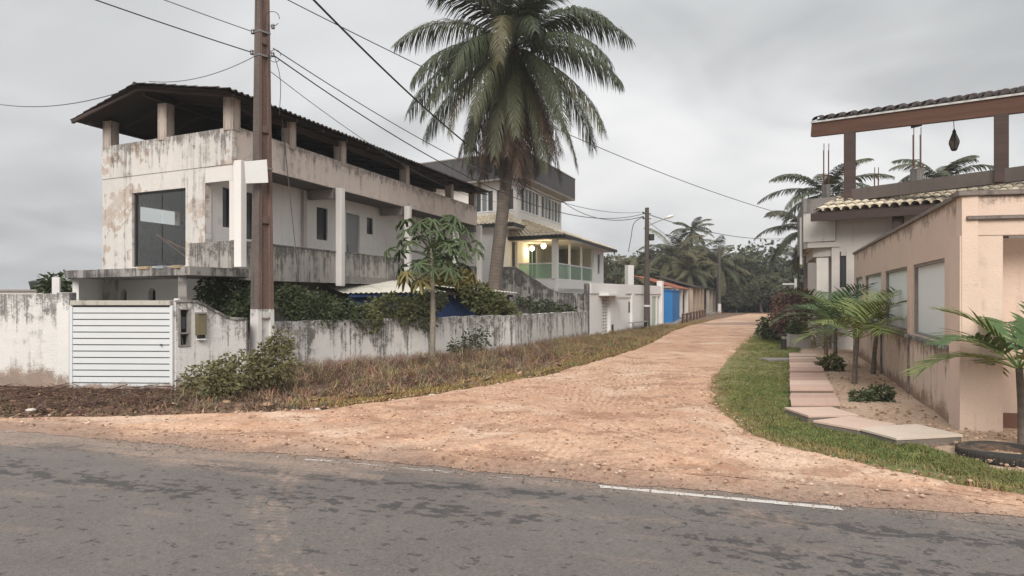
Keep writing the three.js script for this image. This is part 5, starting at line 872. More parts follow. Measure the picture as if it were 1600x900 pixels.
cable(V(PX + 0.24, 7.6, PD), p2(6.85), 1.55, 0.016, 'lower cable of the pair from the near pole past the palm to the lamp pole');
cable(V(PX + 0.25, 7.75, PD), p2(6.95), 1.2, 0.013, 'upper cable of the pair from the near pole past the palm to the lamp pole', cableGrey);
cable(V(PX + 0.2, 9.9, PD), V(3.5, 8.15, 47.0), 1.0, 0.03, 'thick black cable sagging from the pole top towards the palm');
cable(V(-12.5, 15.3, 27), V(23.4, 8.75, 60), 1.0, 0.022, 'long thin wire crossing behind the palm to the right-hand house');
cable(V(PX + 0.2, 7.2, PD), V(-0.8, 6.9, 37.2), 0.6, 0.009, 'thin wire from the near pole to the veranda house front', cableGrey);
cable(V(-9.9, 7.5, 18.7), V(-20, 9.4, 24), 0.75, 0.012, 'single drooping wire from the corner house roof to the left edge', cableGrey);
cable(V(-9.4, 7.55, 18.4), V(PX - 0.2, 7.55, PD), 0.2, 0.009, 'loose service wire between the near pole and the corner house ridge', cableGrey);
cable(p2(6.9), V(24, 7.0, 62), 0.55, 0.022, 'cable from the lamp pole over the far street to the right');
cable(p2(6.6), V(23.2, 7.1, 79.5), 0.9, 0.016, 'cable running from the lamp pole down the far street');
cable(V(3.5, 8.1, 47), p2(6.7), 0.6, 0.02, 'service cable from the veranda house to the lamp pole');
cable(V(hs(1.7, 0.2)[0], 6.9, hs(1.7, 0.2)[1]), V(hs(2.35, 0.25)[0], 2.6, hs(2.35, 0.25)[1]), 0.0, 0.012, 'thin wire hanging down the balcony side of the corner house', cableGrey);

// ================================================================ vegetation
function leafTex(a, b, seed) { return colourTex(128, 128, 2, 2, (x, y) => { const n = fbm(x * 3 + seed, y * 3, 4), f = fbm(x * 20, y * 20 + seed, 3); return mix3(a, b, clamp(n * 0.9 + f * 0.5 - 0.2)); }); }
const LM = (a, b, seed, rough = 0.6) => mat(leafTex(a, b, seed), rough);
const leaf = {
  coco: [LM([0.022, 0.032, 0.015], [0.062, 0.075, 0.032], 1), LM([0.035, 0.045, 0.02], [0.10, 0.10, 0.048], 2), LM([0.06, 0.06, 0.028], [0.15, 0.13, 0.06], 3)],
  dead: [LM([0.06, 0.038, 0.026], [0.15, 0.095, 0.062], 4, 0.9), LM([0.045, 0.03, 0.022], [0.11, 0.075, 0.052], 5, 0.9)],
  garden: [LM([0.03, 0.07, 0.02], [0.10, 0.165, 0.05], 6), LM([0.08, 0.12, 0.025], [0.24, 0.27, 0.07], 7)],
  shrub: [LM([0.028, 0.045, 0.016], [0.085, 0.105, 0.04], 8), LM([0.05, 0.06, 0.02], [0.15, 0.15, 0.055], 9), LM([0.075, 0.075, 0.026], [0.20, 0.17, 0.07], 19)],
  yellow: LM([0.12, 0.11, 0.03], [0.26, 0.21, 0.07], 10), papaya: LM([0.03, 0.055, 0.02], [0.09, 0.12, 0.04], 11), red: LM([0.05, 0.028, 0.024], [0.13, 0.065, 0.05], 12, 0.8),
  far: [LM([0.032, 0.04, 0.022], [0.085, 0.092, 0.048], 13, 0.85), LM([0.04, 0.045, 0.025], [0.11, 0.105, 0.055], 14, 0.85), LM([0.055, 0.055, 0.026], [0.15, 0.13, 0.065], 15, 0.85)],
};
const bark = bumped(colourTex(256, 512, 1.2, 3, (x, y) => { const r = 0.5 + 0.5 * Math.sin(y * 48 + 3 * fbm(x * 3, y * 3, 3)), n = fbm(x * 8, y * 4, 4); let c = mix3([0.075, 0.062, 0.052], [0.20, 0.165, 0.135], n * 0.8 + r * 0.25); return c; }), 1, 0.02);
const twig = mat([0.10, 0.075, 0.05], 0.95);
function taperTube(pts, radii, sides = 8) {
  const c = new THREE.CatmullRomCurve3(pts), N = Math.max(6, pts.length * 4), fr = c.computeFrenetFrames(N, false), pos = [], uv = [], idx = [];
  let len = 0, prev = null;
  for (let i = 0; i <= N; i++) { const u = i / N, p = c.getPoint(u), k = u * (radii.length - 1), a = Math.floor(Math.min(k, radii.length - 1.001)), r = lerp(radii[a], radii[a + 1], k - a); if (prev) len += p.distanceTo(prev); prev = p;
    for (let j = 0; j <= sides; j++) { const t = j / sides * Math.PI * 2, n = fr.normals[i], b = fr.binormals[i]; pos.push(p.x + r * (Math.cos(t) * n.x + Math.sin(t) * b.x), p.y + r * (Math.cos(t) * n.y + Math.sin(t) * b.y), p.z + r * (Math.cos(t) * n.z + Math.sin(t) * b.z)); uv.push(j / sides * 1.2, len); } }
  for (let i = 0; i < N; i++) for (let j = 0; j < sides; j++) { const a = i * (sides + 1) + j, b = a + sides + 1; idx.push(a, a + 1, b, a + 1, b + 1, b); }
  return geoFrom(pos, uv, idx);
}
function frondGeo(o) {
  const { L, el, droop, n = 60, ll = 0.9, w = 0.05, hang = 0.6, seed = 1, start = 0.12, rr = 0.035, curl = 0, tipThin = 1, mess = 0.15 } = o, r = rng(seed);
  const P = [], T = []; let p = new THREE.Vector3(), steps = 26;
  for (let i = 0; i <= steps; i++) { const u = i / steps, e = el - droop * Math.pow(u, 1.25), h = curl * u * u, t = new THREE.Vector3(Math.cos(e) * Math.cos(h), Math.sin(e), Math.cos(e) * Math.sin(h)); P.push(p.clone()); T.push(t); p = p.clone().addScaledVector(t, L / steps); }
  const pos = [], uv = [], idx = [];
  // midrib, three-sided
  for (let i = 0; i <= steps; i += 2) { const k = rr * (1 - 0.85 * i / steps), t = T[i], s = new THREE.Vector3(-t.z, 0, t.x).normalize(), nn = new THREE.Vector3().crossVectors(s, t); if (!isFinite(s.x)) s.set(0, 0, 1); for (const [a, b] of [[1, 0.3], [-1, 0.3], [0, -0.9]]) { pos.push(P[i].x + k * (a * s.x + b * nn.x), P[i].y + k * (a * s.y + b * nn.y), P[i].z + k * (a * s.z + b * nn.z)); uv.push(0.9, i / steps); } }
  const rows = Math.floor(steps / 2); for (let i = 0; i < rows; i++) for (let j = 0; j < 3; j++) { const a = i * 3 + j, b = i * 3 + (j + 1) % 3; idx.push(a, b, a + 3, b, b + 3, a + 3); }
  for (const side of [-1, 1]) for (let i = 0; i < n; i++) {
    const u = start + (1 - start) * (i + r() * 0.6) / n; if (r() < 0.03) continue;
    const k = Math.min(u, 0.999) * steps, a = Math.floor(k), f = k - a, b = P[a].clone().lerp(P[Math.min(a + 1, steps)], f), t = T[a].clone().lerp(T[Math.min(a + 1, steps)], f).normalize();
    const s = new THREE.Vector3(-t.z, 0, t.x); if (s.lengthSq() < 1e-4) s.set(0, 0, 1); s.normalize().multiplyScalar(side);
    const up = new THREE.Vector3().crossVectors(s, t).multiplyScalar(side); if (up.y < 0 && el > -0.6) up.negate();
    const len = ll * Math.pow(Math.sin(Math.PI * (0.1 + 0.84 * (u - start) / (1 - start) * tipThin)), 0.65) * (0.85 + 0.3 * r());
    const d = s.clone().multiplyScalar(0.85).addScaledVector(t, 0.45 + 0.5 * u).addScaledVector(up, 0.22 + mess * (r() - 0.5)).normalize(); d.x += mess * (r() - 0.5); d.z += mess * (r() - 0.5);
    const wv = t.clone().multiplyScalar(w * (0.8 + 0.4 * r()) / 2), base = pos.length / 3, q = b.clone(), su = r();
    for (let m = 0; m < 3; m++) { const ww = [0.55, 1, 0.7][m]; pos.push(q.x - wv.x * ww, q.y - wv.y * ww, q.z - wv.z * ww, q.x + wv.x * ww, q.y + wv.y * ww, q.z + wv.z * ww); uv.push(su, m * 0.3, su + 0.05, m * 0.3); d.y -= hang * (0.55 + 0.4 * m) * (0.8 + 0.4 * r()); d.normalize(); q.addScaledVector(d, len / 3); }
    pos.push(q.x, q.y, q.z); uv.push(su, 1);
    idx.push(base, base + 1, base + 2, base + 1, base + 3, base + 2, base + 2, base + 3, base + 4, base + 3, base + 5, base + 4, base + 4, base + 5, base + 6);
  }
  return geoFrom(pos, uv, idx);
}
function palm(name, label, group, base, trunkPts, radii, crown, fronds, extra) {
  const t = thing(name, label, 'palm', base, group);
  part(t, 'trunk', taperTube(trunkPts, radii, 12), bark);
  for (const f of fronds) { const g = frondGeo(f); g.rotateY(f.az); g.translate(crown.x, crown.y, crown.z); part(t, f.name || 'frond', g, f.mat); }
  if (extra) extra(t); return t;
}
{ // the tall coconut palm
  const r = rng(2024), C = V(0.1, 12.1, 29), fr = [];
  const ring = (n, el, dr, L, o) => { const a0 = r() * 6; for (let i = 0; i < n; i++) fr.push({ az: a0 + i / n * Math.PI * 2 + (r() - 0.5) * 0.5, el: el + (r() - 0.5) * 0.3, droop: dr + (r() - 0.5) * 0.4, L: L * (0.88 + 0.24 * r()), seed: (r() * 1e6) | 0, curl: (r() - 0.5) * 0.6, n: 125, ll: 1.5, w: 0.055, rr: 0.05, mess: 0.3, ...o() }); };
  ring(5, 1.2, 1.0, 4.2, () => ({ hang: 0.25, mat: leaf.coco[0] }));
  ring(7, 0.7, 1.35, 5.3, () => ({ hang: 0.6, mat: leaf.coco[r() < 0.6 ? 0 : 1] }));
  ring(8, 0.25, 1.3, 5.4, () => ({ hang: 0.95, mat: leaf.coco[r() < 0.7 ? 0 : 1] }));
  ring(8, -0.3, 0.95, 5.3, () => ({ hang: 1.0, mat: leaf.coco[r() < 0.6 ? 0 : 1] }));
  ring(9, -0.85, 0.5, 5.2, () => ({ hang: 0.9, ll: 1.2, mat: leaf.coco[r() < 0.3 ? 2 : 1] }));
  const near = { n: 120, ll: 1.15, w: 0.055, mess: 0.25, rr: 0.05 };
  fr.push({ ...near, az: -Math.PI / 2 - 0.15, el: 0.55, droop: 2.35, L: 5.3, seed: 51, hang: 0.6, mat: leaf.coco[2] }, { ...near, az: -Math.PI / 2 - 0.9, el: -0.4, droop: 1.2, L: 5.4, seed: 52, hang: 0.8, mat: leaf.coco[2] }, { ...near, az: -Math.PI / 2 + 0.5, el: -0.3, droop: 1.3, L: 5.1, seed: 53, hang: 0.8, mat: leaf.coco[1] });
  for (let i = 0; i < 24; i++) fr.push({ az: i / 24 * Math.PI * 2 + r() * 0.4, el: -0.95 - r() * 0.4, droop: 0.45 * r(), L: 5.0 + 1.1 * r(), seed: 900 + i, n: 100, ll: 1.05, w: 0.05, hang: 1.0, mess: 0.6, start: 0.2, name: 'dead_frond', mat: leaf.dead[i % 2] });
  palm('coconut_palm', 'tall coconut palm with skirt of dead fronds in front of the veranda house', undefined, [-0.7, 0, 29], [V(-0.72, 0, 29), V(-0.74, 1.8, 29), V(-0.5, 4.4, 29), V(-0.1, 8, 29), V(0.1, 12.0, 29)], [0.34, 0.28, 0.26, 0.23, 0.21], C, fr, (t) => {
    for (let i = 0; i < 9; i++) { const a = i * 2.4, x = 0.1 + 0.38 * Math.cos(a), d = 29 + 0.38 * Math.sin(a), y = 11.7 - 0.2 * (i % 3); part(t, 'coconut', new THREE.SphereGeometry(0.14, 12, 10).scale(1, 1.2, 1).translate(x, y, -d), mat([0.11, 0.085, 0.04], 0.7)); }
    for (let i = 0; i < 6; i++) { const a = i * 1.05, g = tube([V(0.1, 11.8, 29), V(0.1 + 0.45 * Math.cos(a), 11.7, 29 + 0.45 * Math.sin(a)), V(0.1 + 0.7 * Math.cos(a), 10.9, 29 + 0.7 * Math.sin(a))], 0.022, 8, 5); part(t, 'flower_stalk', g, leaf.dead[0]); }
  });
}
function gardenPalm(label, x, d, ch, L, seed, tones, lean = 0, broad = 1) {
  const r = rng(seed), fr = [], n = 12, C = V(x + lean, ch, d);
  for (let i = 0; i < n; i++) fr.push({ az: i * 2.4 + r() * 0.5, el: 1.25 - i / n * 1.0 + (r() - 0.5) * 0.2, droop: 0.85 + r() * 0.5, L: L * (0.85 + 0.3 * r()), seed: seed * 31 + i, n: 17, ll: L * 0.45, w: 0.05 * broad, hang: 0.1, rr: 0.016, start: 0.22, curl: (r() - 0.5) * 0.4, mess: 0.12, mat: tones[r() < 0.55 ? 0 : 1] });
  return palm('garden_palm', label, 'young palms in the planting bed', [x, 0, d], [V(x, 0, d), V(x + lean * 0.3, ch * 0.5, d), V(x + lean, ch, d)], [0.062, 0.05, 0.042], C, fr);
}
gardenPalm('young palm at the far right edge with trunk by the tyre planter', 6.62, 9.2, 1.05, 1.2, 61, leaf.garden, -0.05, 1.5);
gardenPalm('yellow-green young palm in the middle of the sand bed', 7.52, 15.6, 1.05, 1.5, 62, [leaf.garden[1], leaf.garden[1]], 0.06);
gardenPalm('young palm close to the peach wall between two others', 8.95, 17.6, 1.15, 1.6, 63, leaf.garden, 0.1);
gardenPalm('dark green young palm standing nearest the slab path', 8.83, 19.4, 1.2, 1.5, 64, [leaf.garden[0], leaf.garden[0]]);
gardenPalm('dark young palm at the far end of the sand bed', 10.3, 23.3, 1.25, 1.5, 65, [leaf.garden[0], leaf.coco[1]]);
gardenPalm('small dark palm beside the concrete planter', 11.2, 25.4, 1.0, 1.2, 66, [leaf.coco[0], leaf.garden[0]]);

// broad leaves through a volume of clumps
function foliage(clumps, n, size, seed, droop = 0.2) {
  const r = rng(seed), pos = [], uv = [], idx = [], tot = clumps.reduce((s, c) => s + c[3] * c[4], 0);
  for (const [cx, cy, cd, rx, ry] of clumps) {
    const m = Math.round(n * rx * ry / tot);
    for (let i = 0; i < m; i++) {
      const a = r() * Math.PI * 2, z = r() * 2 - 1, q = Math.sqrt(1 - z * z), lump = 0.7 + 0.55 * fbm(a * 2.2 + seed, z * 2.4 + cx, 3), rad = Math.pow(r(), 0.42) * lump;
      const x = cx + rx * rad * q * Math.cos(a), y = cy + ry * rad * z, d = cd + rx * rad * q * Math.sin(a); if (y < 0.03) continue;
      const out = new THREE.Vector3(q * Math.cos(a) + (r() - 0.5) * 1.2, z * 0.5 - droop + (r() - 0.5) * 0.9, -q * Math.sin(a) + (r() - 0.5) * 1.2).normalize();
      const sd2 = new THREE.Vector3(r() - 0.5, (r() - 0.5) * 0.7, r() - 0.5).cross(out).normalize(), nn = new THREE.Vector3().crossVectors(out, sd2), s = size * (0.6 + 0.8 * r()), b = pos.length / 3, p = V(x, y, d);
      const tip = p.clone().addScaledVector(out, s), l = p.clone().addScaledVector(out, s * 0.45).addScaledVector(sd2, s * 0.27).addScaledVector(nn, s * 0.07), rt = p.clone().addScaledVector(out, s * 0.45).addScaledVector(sd2, -s * 0.27).addScaledVector(nn, s * 0.07), su = r() * 2;
      pos.push(p.x, p.y, p.z, l.x, l.y, l.z, tip.x, tip.y, tip.z, rt.x, rt.y, rt.z); uv.push(su, 0, su + 0.1, 0.4, su, 0.8, su - 0.1, 0.4); idx.push(b, b + 1, b + 2, b, b + 2, b + 3);
    }
  }
  return geoFrom(pos, uv, idx);
}
function shrub(label, clumps, n, size, m, seed, name = 'shrub', cat = 'shrub') {
  const c = clumps[0], t = thing(name, label, cat, [c[0], 0, c[2]]), r = rng(seed + 5), st = [];
  for (const k of clumps) for (let i = 0; i < 3; i++) st.push(taperTube([V(c[0] + (r() - 0.5) * 0.4, 0, c[2] + (r() - 0.5) * 0.3), V(lerp(c[0], k[0], 0.6) + (r() - 0.5) * 0.4, k[1] * 0.55, lerp(c[2], k[2], 0.6)), V(k[0] + (r() - 0.5) * k[3], k[1] + k[4] * 0.4, k[2] + (r() - 0.5) * k[3])], [0.03, 0.018, 0.006], 5));
  part(t, 'stem', merge(st), twig);
  const f = part(t, 'foliage', foliage(clumps, n, size, seed), m); f.userData.kind = 'stuff'; return t;
}
shrub('dark shrub spilling over the sloped wall beside the meter boxes', [[-7.15, 1.85, 17.9, 0.75, 0.6], [-6.5, 1.7, 17.6, 0.55, 0.5], [-7.6, 2.2, 18.1, 0.4, 0.35]], 3600, 0.10, leaf.shrub[0], 201);
shrub('dense shrub over the low wall right of the near pole', [[-5.3, 1.6, 19.4, 0.75, 0.55], [-6.0, 1.85, 19.6, 0.6, 0.5], [-4.7, 1.5, 19.9, 0.55, 0.45]], 4200, 0.10, leaf.shrub[0], 202);
shrub('spreading shrub hanging over the middle of the mildewed wall', [[-3.6, 1.55, 21.3, 0.9, 0.5], [-2.9, 1.35, 21.8, 0.6, 0.5], [-4.2, 1.3, 20.3, 0.5, 0.45], [-2.6, 1.85, 22.6, 0.5, 0.4]], 5600, 0.11, leaf.shrub[1], 203);
shrub('light green shrub at the foot of the tall coconut palm', [[-0.75, 1.65, 25.4, 0.65, 0.5], [-0.3, 1.4, 25.3, 0.5, 0.4], [-1.3, 2.05, 25.7, 0.55, 0.45]], 2800, 0.16, leaf.shrub[1], 204);
shrub('yellowing shrub under the papaya crown behind the wall', [[-2.2, 2.55, 26.2, 0.7, 0.45], [-2.9, 2.35, 25.9, 0.5, 0.4]], 1300, 0.2, leaf.yellow, 205);
shrub('creeping weeds on the mildewed staircase', [[1.6, 1.45, 34.2, 0.7, 0.35], [2.6, 1.3, 34.1, 0.5, 0.3], [0.6, 1.7, 34.4, 0.4, 0.3]], 1000, 0.16, leaf.shrub[0], 206);
shrub('wild bush growing at the foot of the near utility pole', [[-5.35, 0.5, 14.2, 0.75, 0.42], [-4.85, 0.62, 14.4, 0.5, 0.5], [-6.05, 0.35, 14.1, 0.5, 0.35], [-4.75, 1.05, 14.5, 0.26, 0.3], [-5.6, 0.25, 13.6, 0.5, 0.25]], 4600, 0.08, leaf.shrub[2], 207);
shrub('scrubby weeds against the mildewed wall right of the papaya trunk', [[-1.75, 0.4, 21.9, 0.22, 0.3], [-1.35, 0.55, 22.5, 0.2, 0.42], [-0.95, 0.6, 22.9, 0.22, 0.4]], 420, 0.11, leaf.shrub[0], 208);
shrub('low dark shrub in the sand bed beside the near slabs', [[6.72, 0.16, 13.0, 0.24, 0.22], [6.35, 0.14, 12.9, 0.2, 0.15]], 900, 0.08, leaf.shrub[0], 209);
shrub('small grassy plant behind the first garden palms', [[8.3, 0.2, 18.5, 0.3, 0.25]], 400, 0.12, leaf.shrub[1], 210);
shrub('reddish brown bush standing over the concrete planter', [[11.2, 1.45, 28.6, 0.8, 0.8], [10.7, 1.0, 27.9, 0.55, 0.6], [11.9, 1.7, 29.4, 0.6, 0.6]], 3400, 0.14, leaf.red, 211);
shrub('green bush tucked against the concrete planter by the path', [[10.8, 0.65, 26.9, 0.35, 0.45]], 900, 0.11, leaf.shrub[0], 212);
shrub('dark round bush on the lawn edge beyond the bollard', [[11.3, 0.6, 31, 0.6, 0.55]], 1000, 0.14, leaf.shrub[0], 213);
// papaya trees with big lobed leaves
function papayaLeaf(R, seed) {
  const r = rng(seed), pos = [0, 0, 0], uv = [0.5, 0.5], idx = [], n = 64;
  for (let i = 0; i <= n; i++) { const a = -2.5 + 5.0 * i / n, lobe = Math.pow(Math.abs(Math.cos(a * 3.5 / 2 * 1.0 * 0.8 * 1.0)), 0.6), sub = 0.1 * Math.abs(Math.sin(a * 9)), rad = R * (0.2 + 0.8 * Math.pow(0.5 + 0.5 * Math.cos(a * 8.8), 1.3) * (0.78 + 0.22 * Math.cos(a * 0.7)) + sub); pos.push(rad * Math.cos(a), -0.55 * rad * rad / R + 0.03 * r(), rad * Math.sin(a)); uv.push(0.5 + 0.4 * Math.cos(a), 0.5 + 0.4 * Math.sin(a)); }
  for (let i = 1; i <= n; i++) idx.push(0, i, i + 1);
  return geoFrom(pos, uv, idx);
}
function papaya(label, x, d, h, n, R, Lp, seed, rt) {
  const t = thing('papaya_tree', label, 'tree', [x, 0, d]), r = rng(seed);
  part(t, 'trunk', taperTube([V(x, 0, d), V(x + 0.03, h * 0.5, d), V(x - 0.02, h + 0.25, d)], [rt, rt * 0.85, rt * 0.55], 10), bumped(colourTex(128, 256, 1, 3, (u, v) => mix3([0.17, 0.15, 0.12], [0.33, 0.29, 0.23], fbm(u * 5, v * 14, 4))), 0.95, 0.01));
  for (let i = 0; i < n; i++) {
    const a = i * 2.4 + r() * 0.4, k = i / n, el = 1.15 - 1.75 * k + (r() - 0.5) * 0.25, L = Lp * (0.7 + 0.4 * r()) * (0.6 + 0.5 * Math.sin(Math.PI * (0.2 + 0.7 * k))), y0 = h + 0.3 - 0.55 * k;
    const e = V(x + L * Math.cos(el) * Math.cos(a), y0 + L * Math.sin(el) - 0.1, d + L * Math.cos(el) * Math.sin(a)), s = V(x, y0, d), mid = s.clone().lerp(e, 0.5); mid.y += 0.08;
    const m = k > 0.72 && r() < 0.6 ? leaf.yellow : leaf.papaya, g = papayaLeaf(R * (0.8 + 0.4 * r()), seed + i);
    g.rotateZ(-0.35 - 0.5 * k + (r() - 0.5) * 0.4); g.rotateX((r() - 0.5) * 0.6); g.rotateY(a + (r() - 0.5) * 0.5); g.translate(e.x, e.y, e.z);
    const lf = part(t, 'leaf', g, m); part(lf, 'leaf_stalk', taperTube([s, mid, e], [0.018, 0.014, 0.009], 5), leaf.papaya);
  }
}
papaya('papaya tree in front of the mildewed wall, larger of the two', -2.32, 20.6, 3.12, 44, 0.39, 1.2, 301, 0.09);
papaya('slender papaya tree behind the wall beside the larger one', -2.35, 25.9, 3.0, 16, 0.42, 0.9, 302, 0.075);

// ---------------------------------------------------------------- far trees
const farGroup = 'trees closing the far end of the street';
function farPalmProto(seed, h, L, tones, label, x, d, nf = 20) {
  const r = rng(seed), fr = []; for (let i = 0; i < nf; i++) fr.push({ az: i * 2.4, el: 1.2 - i / nf * 1.9 + (r() - 0.5) * 0.2, droop: 1.0 + r() * 0.5, L: L * (0.85 + 0.3 * r()), seed: seed + i, n: 40, ll: L * 0.24, w: 0.10, hang: 0.5, rr: 0.05, mat: tones[(r() * tones.length) | 0] });
  return palm('far_palm', label, farGroup, [x, 0, d], [V(x, 0, d), V(x + 0.3, h * 0.5, d), V(x + 0.5, h, d)], [0.25, 0.2, 0.17], V(x + 0.5, h, d), fr);
}
const L1 = 'bushy coconut palm in the far wood beyond the small houses', L2 = 'dark leafy tree in the far wood beyond the small houses';
farPalmProto(401, 10.6, 3.3, [leaf.far[0], leaf.far[1]], 'tallest far palm standing clear above the far wood', 23.6, 95, 24);
const fp = farPalmProto(402, 6.4, 4.6, [leaf.far[0], leaf.far[1], leaf.far[2]], L1, 17.2, 78, 24);
for (const [x, d, s, a] of [[21.2, 84, 0.95, 1], [24, 82, 0.9, 2.2], [14.2, 80, 0.75, 3], [27.2, 88, 0.82, 4], [31, 96, 0.9, 0.6], [34.5, 104, 0.85, 1.7], [12.4, 74, 0.6, 5.2], [38.5, 92, 1.0, 2.9], [41, 84, 1.05, 0.2], [19, 76, 0.7, 4.4], [35.5, 112, 0.9, 3.6]]) copyOf(fp, L1, [x, 0, d], a, s);
function farTreeProto(seed, label, x, d, h, w, m, name = 'far_tree', n = 3800, size = 0.55) {
  const r = rng(seed), t = thing(name, label, 'tree', [x, 0, d], farGroup), cl = [];
  for (let i = 0; i < 9; i++) cl.push([x + (r() - 0.5) * w * 1.2, h * (0.38 + 0.5 * r()), d + (r() - 0.5) * w, w * (0.28 + 0.2 * r()), h * (0.15 + 0.1 * r())]);
  const tr = [taperTube([V(x, 0, d), V(x + 0.15, h * 0.3, d), V(x, h * 0.6, d)], [0.25, 0.2, 0.1], 8)]; for (const c of cl) tr.push(taperTube([V(x, h * 0.25, d), V(lerp(x, c[0], 0.6), lerp(h * 0.25, c[1], 0.6), lerp(d, c[2], 0.6)), V(c[0], c[1], c[2])], [0.1, 0.06, 0.03], 5));
  part(t, 'trunk', merge(tr), bark); const f = part(t, 'crown', foliage(cl, n, size, seed), m); f.userData.kind = 'stuff'; return t;
}
const ft1 = farTreeProto(411, L2, 28.5, 92, 8.5, 7, leaf.far[0]), ft2 = farTreeProto(412, L2, 14, 90, 6.5, 6, leaf.far[1]), ft3 = farTreeProto(413, L2, 33, 108, 7.0, 7, leaf.far[0]);
for (const [p, x, d, s, a] of [[ft1, 31, 100, 0.95, 1], [ft1, 24.5, 92, 0.9, 2], [ft2, 11, 78, 0.8, 1], [ft2, 18.5, 88, 1.1, 4], [ft3, 36.5, 112, 1.0, 2], [ft3, 40, 104, 1.1, 3], [ft1, 45, 100, 1, 0.4], [ft2, 29.5, 84, 0.62, 3], [ft3, 43.5, 118, 1.1, 5], [ft1, 48, 90, 1.1, 2.6], [ft2, 21.5, 97, 1.2, 2.2], [ft2, 34, 94, 0.6, 0.7], [ft3, 50, 84, 1, 1.1], [ft2, 26.5, 84, 0.5, 5.1]]) copyOf(p, L2, [x, 0, d], a, s);
shrub('yellow-green bush where the dirt street disappears', [[30.2, 1.5, 88, 1.1, 1.2]], 900, 0.4, leaf.far[2], 421);
// palms and tree behind the right-hand house and behind the left wall
{
  const tones = [leaf.coco[0], leaf.far[0], leaf.far[1]];
  const mk = (seed, x, d, h, L, label, n = 20) => { const r = rng(seed), fr = []; for (let i = 0; i < n; i++) fr.push({ az: i * 2.4, el: 1.15 - i / n * 1.7 + (r() - 0.5) * 0.2, droop: 1.1 + r() * 0.4, L: L * (0.85 + 0.3 * r()), seed: seed + i, n: 46, ll: L * 0.25, w: 0.085, hang: 0.5, rr: 0.04, mat: tones[(r() * 3) | 0] }); palm('coconut_palm', label, undefined, [x, 0, d], [V(x, 0, d), V(x - 0.1, h * 0.5, d), V(x, h, d)], [0.24, 0.2, 0.17], V(x, h, d), fr); };
  mk(431, 19.2, 43.5, 8.2, 3.6, 'coconut palm behind the left pergola post of the terrace house', 22);
  mk(432, 26.6, 44, 9.0, 3.4, 'coconut palm whose crown shows between the pergola posts');
  mk(433, 20.2, 48.5, 6.4, 3.6, 'coconut palm leaning fronds over the street beside the grey balcony');
}
shrub('leafy tree above the left boundary wall by the gate post', [[-12.4, 2.25, 19.3, 0.42, 0.4], [-12.1, 1.75, 19.2, 0.35, 0.3]], 700, 0.15, leaf.shrub[0], 441, 'small_tree', 'tree');
// far dark undergrowth: one mass
function instanced(name, geo, m, list, label, cat) {
  const im = new THREE.InstancedMesh(geo, m, list.length), M4 = new THREE.Matrix4(), Q = new THREE.Quaternion(), E = new THREE.Euler(), c = new THREE.Color();
  list.forEach((l, i) => { E.set(l.rx || 0, l.ry || 0, l.rz || 0); Q.setFromEuler(E); M4.compose(new THREE.Vector3(l.x, l.y, -l.d), Q, new THREE.Vector3(l.s * (l.sx || 1), l.s * (l.sy || 1), l.s * (l.sz || 1))); im.setMatrixAt(i, M4); if (l.c) im.setColorAt(i, c.setRGB(...l.c)); });
  im.name = name; im.castShadow = im.receiveShadow = true; scene.add(im); return tag(im, label, cat, undefined, 'stuff');
}
{
  const r = rng(71), g = foliage([[0, 1.2, 0, 1.6, 1.2]], 260, 0.5, 72), l = [];
  for (let i = 0; i < 170; i++) { const k = r(), d = 84 + 40 * r(), x = lerp(8, 62, k) * d / 100; if (x > 25 * d / 76 && x < 29.5 * d / 74 && d < 82) continue; l.push({ x, y: -0.1, d, s: 0.9 + 1.3 * r(), ry: r() * 6 }); }
  for (let i = 0; i < 60; i++) { const d = 62 + 30 * r(); l.push({ x: -36 - 40 * r(), y: -0.3, d, s: 0.5 + 0.7 * r(), ry: r() * 6 }); }
  instanced('undergrowth', g, leaf.far[0], l, 'dark far undergrowth below the trees', 'undergrowth');
}
// ---------------------------------------------------------------- dry grass, litter, lawn, pebbles
function tuftGeo(n, h, spread, w, seed, lean) {
  const r = rng(seed), pos = [], uv = [], idx = [];
  for (let i = 0; i < n; i++) { const a = r() * 6.28, x = (r() - 0.5) * spread, z = (r() - 0.5) * spread, hh = h * (0.5 + 0.7 * r()), l = lean * (0.3 + r()), b = pos.length / 3, ww = w * (0.6 + 0.8 * r()), ca = Math.cos(a), sa = Math.sin(a);
    pos.push(x - ww * sa, 0, z + ww * ca, x + ww * sa, 0, z - ww * ca, x + ca * l * hh * 0.35 - ww * 0.8 * sa, hh * 0.6, z + sa * l * hh * 0.35 + ww * 0.8 * ca, x + ca * l * hh * 0.35 + ww * 0.8 * sa, hh * 0.6, z + sa * l * hh * 0.35 - ww * 0.8 * ca, x + ca * l * hh, hh * (1 - 0.25 * l), z + sa * l * hh);
    uv.push(0, 0, 1, 0, 0, 0.6, 1, 0.6, 0.5, 1); idx.push(b, b + 1, b + 2, b + 1, b + 3, b + 2, b + 2, b + 3, b + 4); }
  return geoFrom(pos, uv, idx);
}
const edgeTab = leftCurve.getPoints(600);
const edgeD = (x) => { for (let i = 1; i < edgeTab.length; i++) if (edgeTab[i].x >= x && i > 20) return edgeTab[i].z; return 60; };
const wallD = (x) => x < -7 ? 14.75 + (-7 - x) * 0.09 : x < -5.95 ? 14.75 + (x + 7) * 1.1 : x < 0.1 ? 17.5 + (x + 6.5) * 1.09 : x < 3.7 ? 24.7 + (x - 0.1) * 2.64 : 34.2 + (x - 3.7) * 1.98;
